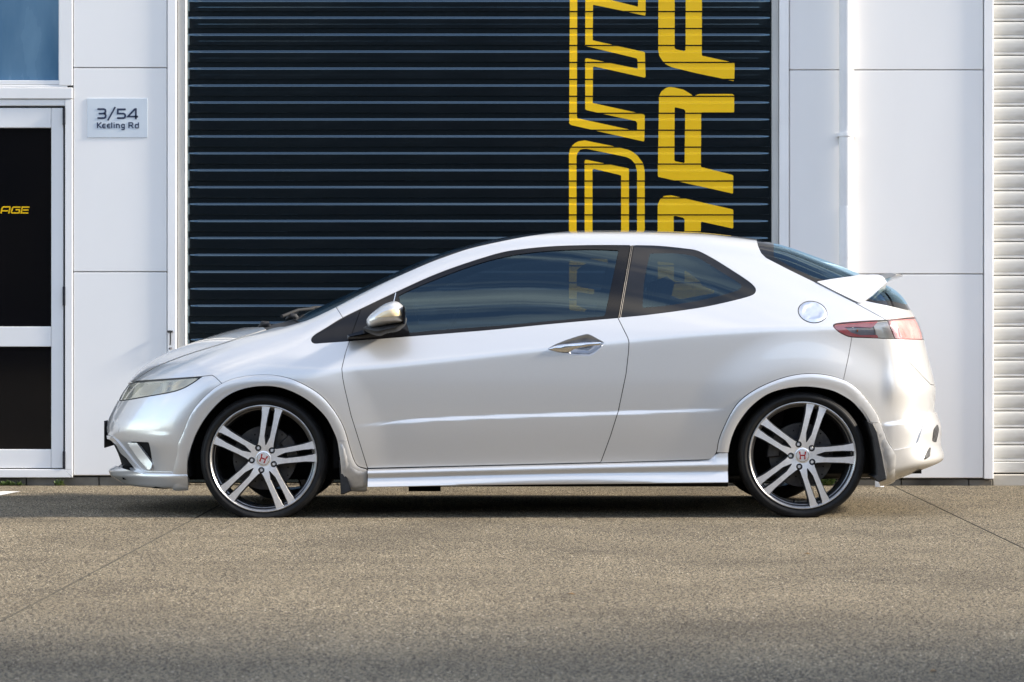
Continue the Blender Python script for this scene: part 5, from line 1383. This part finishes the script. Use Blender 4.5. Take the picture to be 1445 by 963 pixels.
for i in range(28):
    for k in range(8): f.append((i * 8 + k, i * 8 + (k + 1) % 8, ((i + 1) % 28) * 8 + (k + 1) % 8, ((i + 1) % 28) * 8 + k))
new_obj('steering_wheel', v, f, M['black_plastic'], car, smooth=True)

# ---------------------------------------------------------------- wheels
def lathe(prof, seg=96, zclamp=None):
    v, f = [], []
    for i in range(seg):
        t = 2 * math.pi * i / seg
        for r, y in prof:
            v.append([r * math.cos(t), y, r * math.sin(t)])
    n = len(prof)
    for i in range(seg):
        j = (i + 1) % seg
        for k in range(n - 1): f.append((i * n + k, j * n + k, j * n + k + 1, i * n + k + 1))
    return v, f
RR = 0.2635
tyre_prof = [(0.246, -0.66), (0.262, -0.652), (0.285, -0.650), (0.302, -0.660), (0.3115, -0.685), (0.3125, -0.70), (0.3085, -0.703), (0.3085, -0.709), (0.3125, -0.712), (0.313, -0.755), (0.309, -0.758), (0.309, -0.766), (0.313, -0.769), (0.3125, -0.815), (0.3085, -0.818), (0.3085, -0.824), (0.312, -0.827),
             (0.3095, -0.846), (0.305, -0.858), (0.300, -0.864), (0.2985, -0.8635), (0.296, -0.867), (0.286, -0.8705), (0.278, -0.8695), (0.2765, -0.868), (0.270, -0.867), (0.2655, -0.863), (0.262, -0.856), (0.258, -0.85)]
barrel_prof = [(0.2535, -0.8625), (0.2500, -0.8605), (0.2480, -0.850), (0.2440, -0.838), (0.2405, -0.836), (0.2390, -0.825), (0.2350, -0.812), (0.2330, -0.790), (0.2330, -0.70), (0.240, -0.66)]
lip_prof = [(0.2635, -0.862), (0.2640, -0.8655), (0.2620, -0.868), (0.2595, -0.8685), (0.2572, -0.8660), (0.2535, -0.8620)]
# spoke face: union of twin blades, cut from a grid
def spoke_field(u, v):
    r = np.hypot(u, v); d = np.full(u.shape, 9.0)
    def smin(a, b, k): h = np.maximum(k - np.abs(a - b), 0) / k; return np.minimum(a, b) - h * h * k * 0.25
    for k in range(5):
        t = 2 * math.pi * k / 5; a = u * math.cos(t) + v * math.sin(t); b = -u * math.sin(t) + v * math.cos(t)
        bl = np.full(u.shape, 9.0)
        for s in (-1, 1):
            c = s * (0.0245 + 0.040 * np.clip(a - 0.08, 0, 1)); w = 0.0116 + 0.05 * np.clip(0.115 - a, 0, 1) ** 1.2 + 0.0065 * np.clip((a - 0.195) / 0.055, 0, 1) ** 1.6 + 0.002 * np.clip((a - 0.12) / 0.1, 0, 1)
            q = np.maximum(np.abs(b - c) - w, np.maximum(0.05 - a, r - 0.2555)); bl = np.minimum(bl, q)
        slot = np.maximum(np.abs(b) - (0.0022 + 0.29 * np.clip(a - 0.068, 0, 0.042)), np.maximum(0.062 - a, a - 0.243))
        bl = smin(bl, np.maximum(np.abs(b) - 0.035, np.maximum(a - 0.105, 0.03 - a)), 0.004)
        bl = np.maximum(bl, -slot)
        d = smin(d, bl, 0.020)
    d = smin(d, r - 0.062, 0.012)
    for k in range(5):
        t = 2 * math.pi * k / 5; a = u * math.cos(t) + v * math.sin(t); b = -u * math.sin(t) + v * math.cos(t)
        slot = np.maximum(np.abs(b) - (0.0020 + 0.28 * np.clip(a - 0.069, 0, 0.043)), np.maximum(0.068 - a, a - 0.245))
        d = np.maximum(d, -slot)
    for k in range(5):
        t = 2 * math.pi * (k + 0.5) / 5; d = np.maximum(d, 0.0158 - np.hypot(u - 0.0575 * math.cos(t), v - 0.0575 * math.sin(t)))
    return np.maximum(d, r - 0.2555)
g = np.arange(-0.262, 0.2621, 0.0026); U, Vv = np.meshgrid(g, g); n = len(g)
i, k = np.meshgrid(np.arange(n - 1), np.arange(n - 1), indexing='ij'); qd = (i * n + k).ravel()
T = np.concatenate([np.stack([qd, qd + 1, qd + n + 1], 1), np.stack([qd, qd + n + 1, qd + n], 1)])
P = np.stack([U.ravel(), np.zeros(U.size), Vv.ravel()], 1)
P, T = clip(P, T, spoke_field(P[:, 0], P[:, 2]))
def face_y(r): return -0.8645 - 0.004 * np.sin(np.clip(r / 0.25, 0, 1) * math.pi) + 0.006 * (1 - np.clip(r / 0.10, 0, 1)) ** 2
rr_ = np.hypot(P[:, 0], P[:, 2]); P[:, 1] = face_y(rr_)
E = edges_of(T); ids = np.unique(E); mp_ = np.full(len(P), -1); mp_[ids] = np.arange(len(ids)); k0 = len(P)
tri = np.cross(P[T[:, 1]] - P[T[:, 0]], P[T[:, 2]] - P[T[:, 0]])
T = np.where((tri[:, 1] > 0)[:, None], T[:, ::-1], T); E = edges_of(T)
ev = P[E[:, 1]] - P[E[:, 0]]; on = np.stack([-ev[:, 2], 0 * ev[:, 0], ev[:, 0]], 1); acc = np.zeros_like(P); np.add.at(acc, E[:, 0], on); np.add.at(acc, E[:, 1], on); acc /= np.linalg.norm(acc, axis=1)[:, None] + 1e-12
sg = np.sign((acc[ids] * (P[ids] - P[T].mean(1).mean(0))).sum(1)).mean()
o1 = P[ids] + acc[ids] * 0.0028 * 1 + [0, 0.0030, 0]; o2 = P[ids] + acc[ids] * 0.006 + [0, 0.030, 0]
test = spoke_field(*(P[ids] + acc[ids] * 0.003)[:, [0, 2]].T).mean()
if test < 0: o1 = P[ids] - acc[ids] * 0.0028 + [0, 0.0030, 0]; o2 = P[ids] - acc[ids] * 0.006 + [0, 0.030, 0]
n_ = len(ids); a = E[:, 0]; b = E[:, 1]
fs = T.tolist() + np.stack([b, a, k0 + mp_[a], k0 + mp_[b]], 1).tolist() + np.stack([k0 + mp_[b], k0 + mp_[a], k0 + n_ + mp_[a], k0 + n_ + mp_[b]], 1).tolist()
spoke_v = np.concatenate([P, o1, o2]); spoke_fm = [0] * len(T) + [1] * (2 * len(E))

def H_logo(mb, w, y, ang):
    def seg(pts): mb.prism([(x * w, z * w) for x, z in pts], y - 0.0012, y)
    seg([(-0.78, 0.80), (-0.46, 0.80), (-0.30, -0.80), (-0.62, -0.80), (-0.56, 0.0)]); seg([(0.78, 0.80), (0.46, 0.80), (0.30, -0.80), (0.62, -0.80), (0.56, 0.0)])
    seg([(-0.40, -0.12), (0.40, -0.12), (0.385, 0.14), (-0.385, 0.14)])

M['barrel'] = noise_color(mat('grey_barrel_paint', rough=0.3, metal=0.8, coat=0.3), (0.13, 0.13, 0.135), (0.19, 0.19, 0.195), scale=30)
M['lip_alloy'] = noise_color(mat('worn_lip_alloy', rough=0.35, metal=0.85), (0.42, 0.415, 0.41), (0.58, 0.575, 0.565), scale=25)
def wheel(wx, wz, s, rot, name='wheel'):
    w = bpy.data.objects.new(name, None); COL.objects.link(w); w.parent = car; w.location = (wx - CO[0], 0, wz)
    c, sn = math.cos(rot), math.sin(rot)
    def rotated(v): v = np.array(v, float); return np.stack([v[:, 0] * c - v[:, 2] * sn, v[:, 1], v[:, 0] * sn + v[:, 2] * c], 1)
    def put(nm, v, f, m_, fm=None, smooth=True):
        v = np.array(v, float)
        if s > 0: v = v * [1, -1, 1]; f = [tuple(q[::-1]) for q in f]
        o = new_obj(nm, v, f, m_, w, fmat=fm, smooth=smooth)
        if smooth:
            try: o.data.set_sharp_from_angle(angle=math.radians(38))
            except Exception: pass
        return o
    v, f = lathe(tyre_prof, 128); v = np.array(v)
    # loaded contact patch: flattened and slightly bulged where it meets the ground
    low = v[:, 2] < -wz + 0.001; bulge = sstep((-wz + 0.03 - v[:, 2]) / 0.03) * sstep((v[:, 2] + wz + 0.02) / 0.02 + 1)
    v[:, 1] += np.where(v[:, 1] < -0.75, -1, 1) * 0.004 * bulge; v[low, 2] = -wz + 0.001
    put('tyre', v, f, M['rubber'])
    v, f = lathe(barrel_prof, 96); ro = put('rim', v, f, M['barrel'])
    v, f = lathe(lip_prof, 96); put('rim_lip', v, f, M['lip_alloy'])
    put('spokes', rotated(spoke_v), fs, [M['machined'], M['gunmetal']], spoke_fm)
    ca, cy = 0.0395, float(face_y(np.array([0.03]))[0])
    v, f = lathe([(0.0, cy - 0.004), (0.026, cy - 0.004), (0.034, cy - 0.0035), (0.0375, cy - 0.002), (0.0395, cy + 0.002), (0.0395, cy + 0.02)], 48); put('centre_cap', v, f, M['machined'])
    mb = MB(); v, f = lathe([(0.0295, cy - 0.0048), (0.0310, cy - 0.0050), (0.0322, cy - 0.0046)], 48); put('cap_ring', v, f, M['chrome'])
    H_logo(mb, 0.024, cy - 0.0048, 0); la = rot - math.radians(2) if wx > 0 else math.radians(-22); cl, sl_ = math.cos(la), math.sin(la)
    vv = np.array(mb.v); vv = np.stack([vv[:, 0] * cl - vv[:, 2] * sl_, vv[:, 1], vv[:, 0] * sl_ + vv[:, 2] * cl], 1); put('cap_emblem', vv, mb.f, M['red'], smooth=False)
    for k in range(5):
        t = rot + 2 * math.pi * (k + 0.5) / 5; mb = MB(); y0 = cy + 0.006; x_, z_ = 0.0575 * math.cos(t), 0.0575 * math.sin(t)
        hexr = 0.0090
        mb.tube([(x_, y0 + 0.03, z_), (x_, y0 - 0.002, z_), (x_, y0 - 0.005, z_)], [hexr, hexr, hexr * 0.72], 12)
        put('lug_nut', mb.v, mb.f, M['machined'])
    v, f = lathe([(0.0, -0.842), (0.070, -0.842), (0.075, -0.835), (0.075, -0.80)], 40); put('hub', v, f, M['rubber'])
    DR = 0.158
    v, f = lathe([(0.078, -0.815), (0.080, -0.786), (0.098, -0.785), (0.098, -0.788), (DR - 0.002, -0.788), (DR, -0.786), (DR, -0.765), (0.09, -0.763)], 72); bd = put('brake_disc', v, f, M['steel'])
    mb = MB()
    for k in range(24):
        t = 2 * math.pi * k / 24 + rot; rr0 = (0.142, 0.124, 0.110)[k % 3]; x_, z_ = rr0 * math.cos(t), rr0 * math.sin(t)
        mb.tube([(x_, -0.7884, z_), (x_, -0.7882, z_)], 0.0042, 8)
    put('disc_holes', mb.v, mb.f, M['dark'], smooth=False)
    # caliper on the front / rear side of the disc
    t0 = math.radians(20 if wx < 0 else 160); mb = MB(); pts = []
    for k in range(9):
        t = t0 - 0.42 + 0.84 * k / 8; pts.append((0.168 * math.cos(t), 0.168 * math.sin(t)))
    for k in range(8, -1, -1):
        t = t0 - 0.42 + 0.84 * k / 8; pts.append((0.105 * math.cos(t), 0.105 * math.sin(t)))
    mb.chamfer(pts, -0.812, -0.74, 0.006); put('brake_caliper', mb.v, mb.f, M['gunmetal'], smooth=False)
    mb = MB(); t = math.radians(-100); mb.tube([(0.236 * math.cos(t), -0.83, 0.236 * math.sin(t)), (0.222 * math.cos(t), -0.836, 0.222 * math.sin(t))], 0.0042, 8); put('tyre_valve', mb.v, mb.f, M['rubber'])
    return w
for s in (-1, 1):
    wheel(FWX, FWZ, s, math.radians(8))
    wheel(RWX, RWZ, s, math.radians(2))
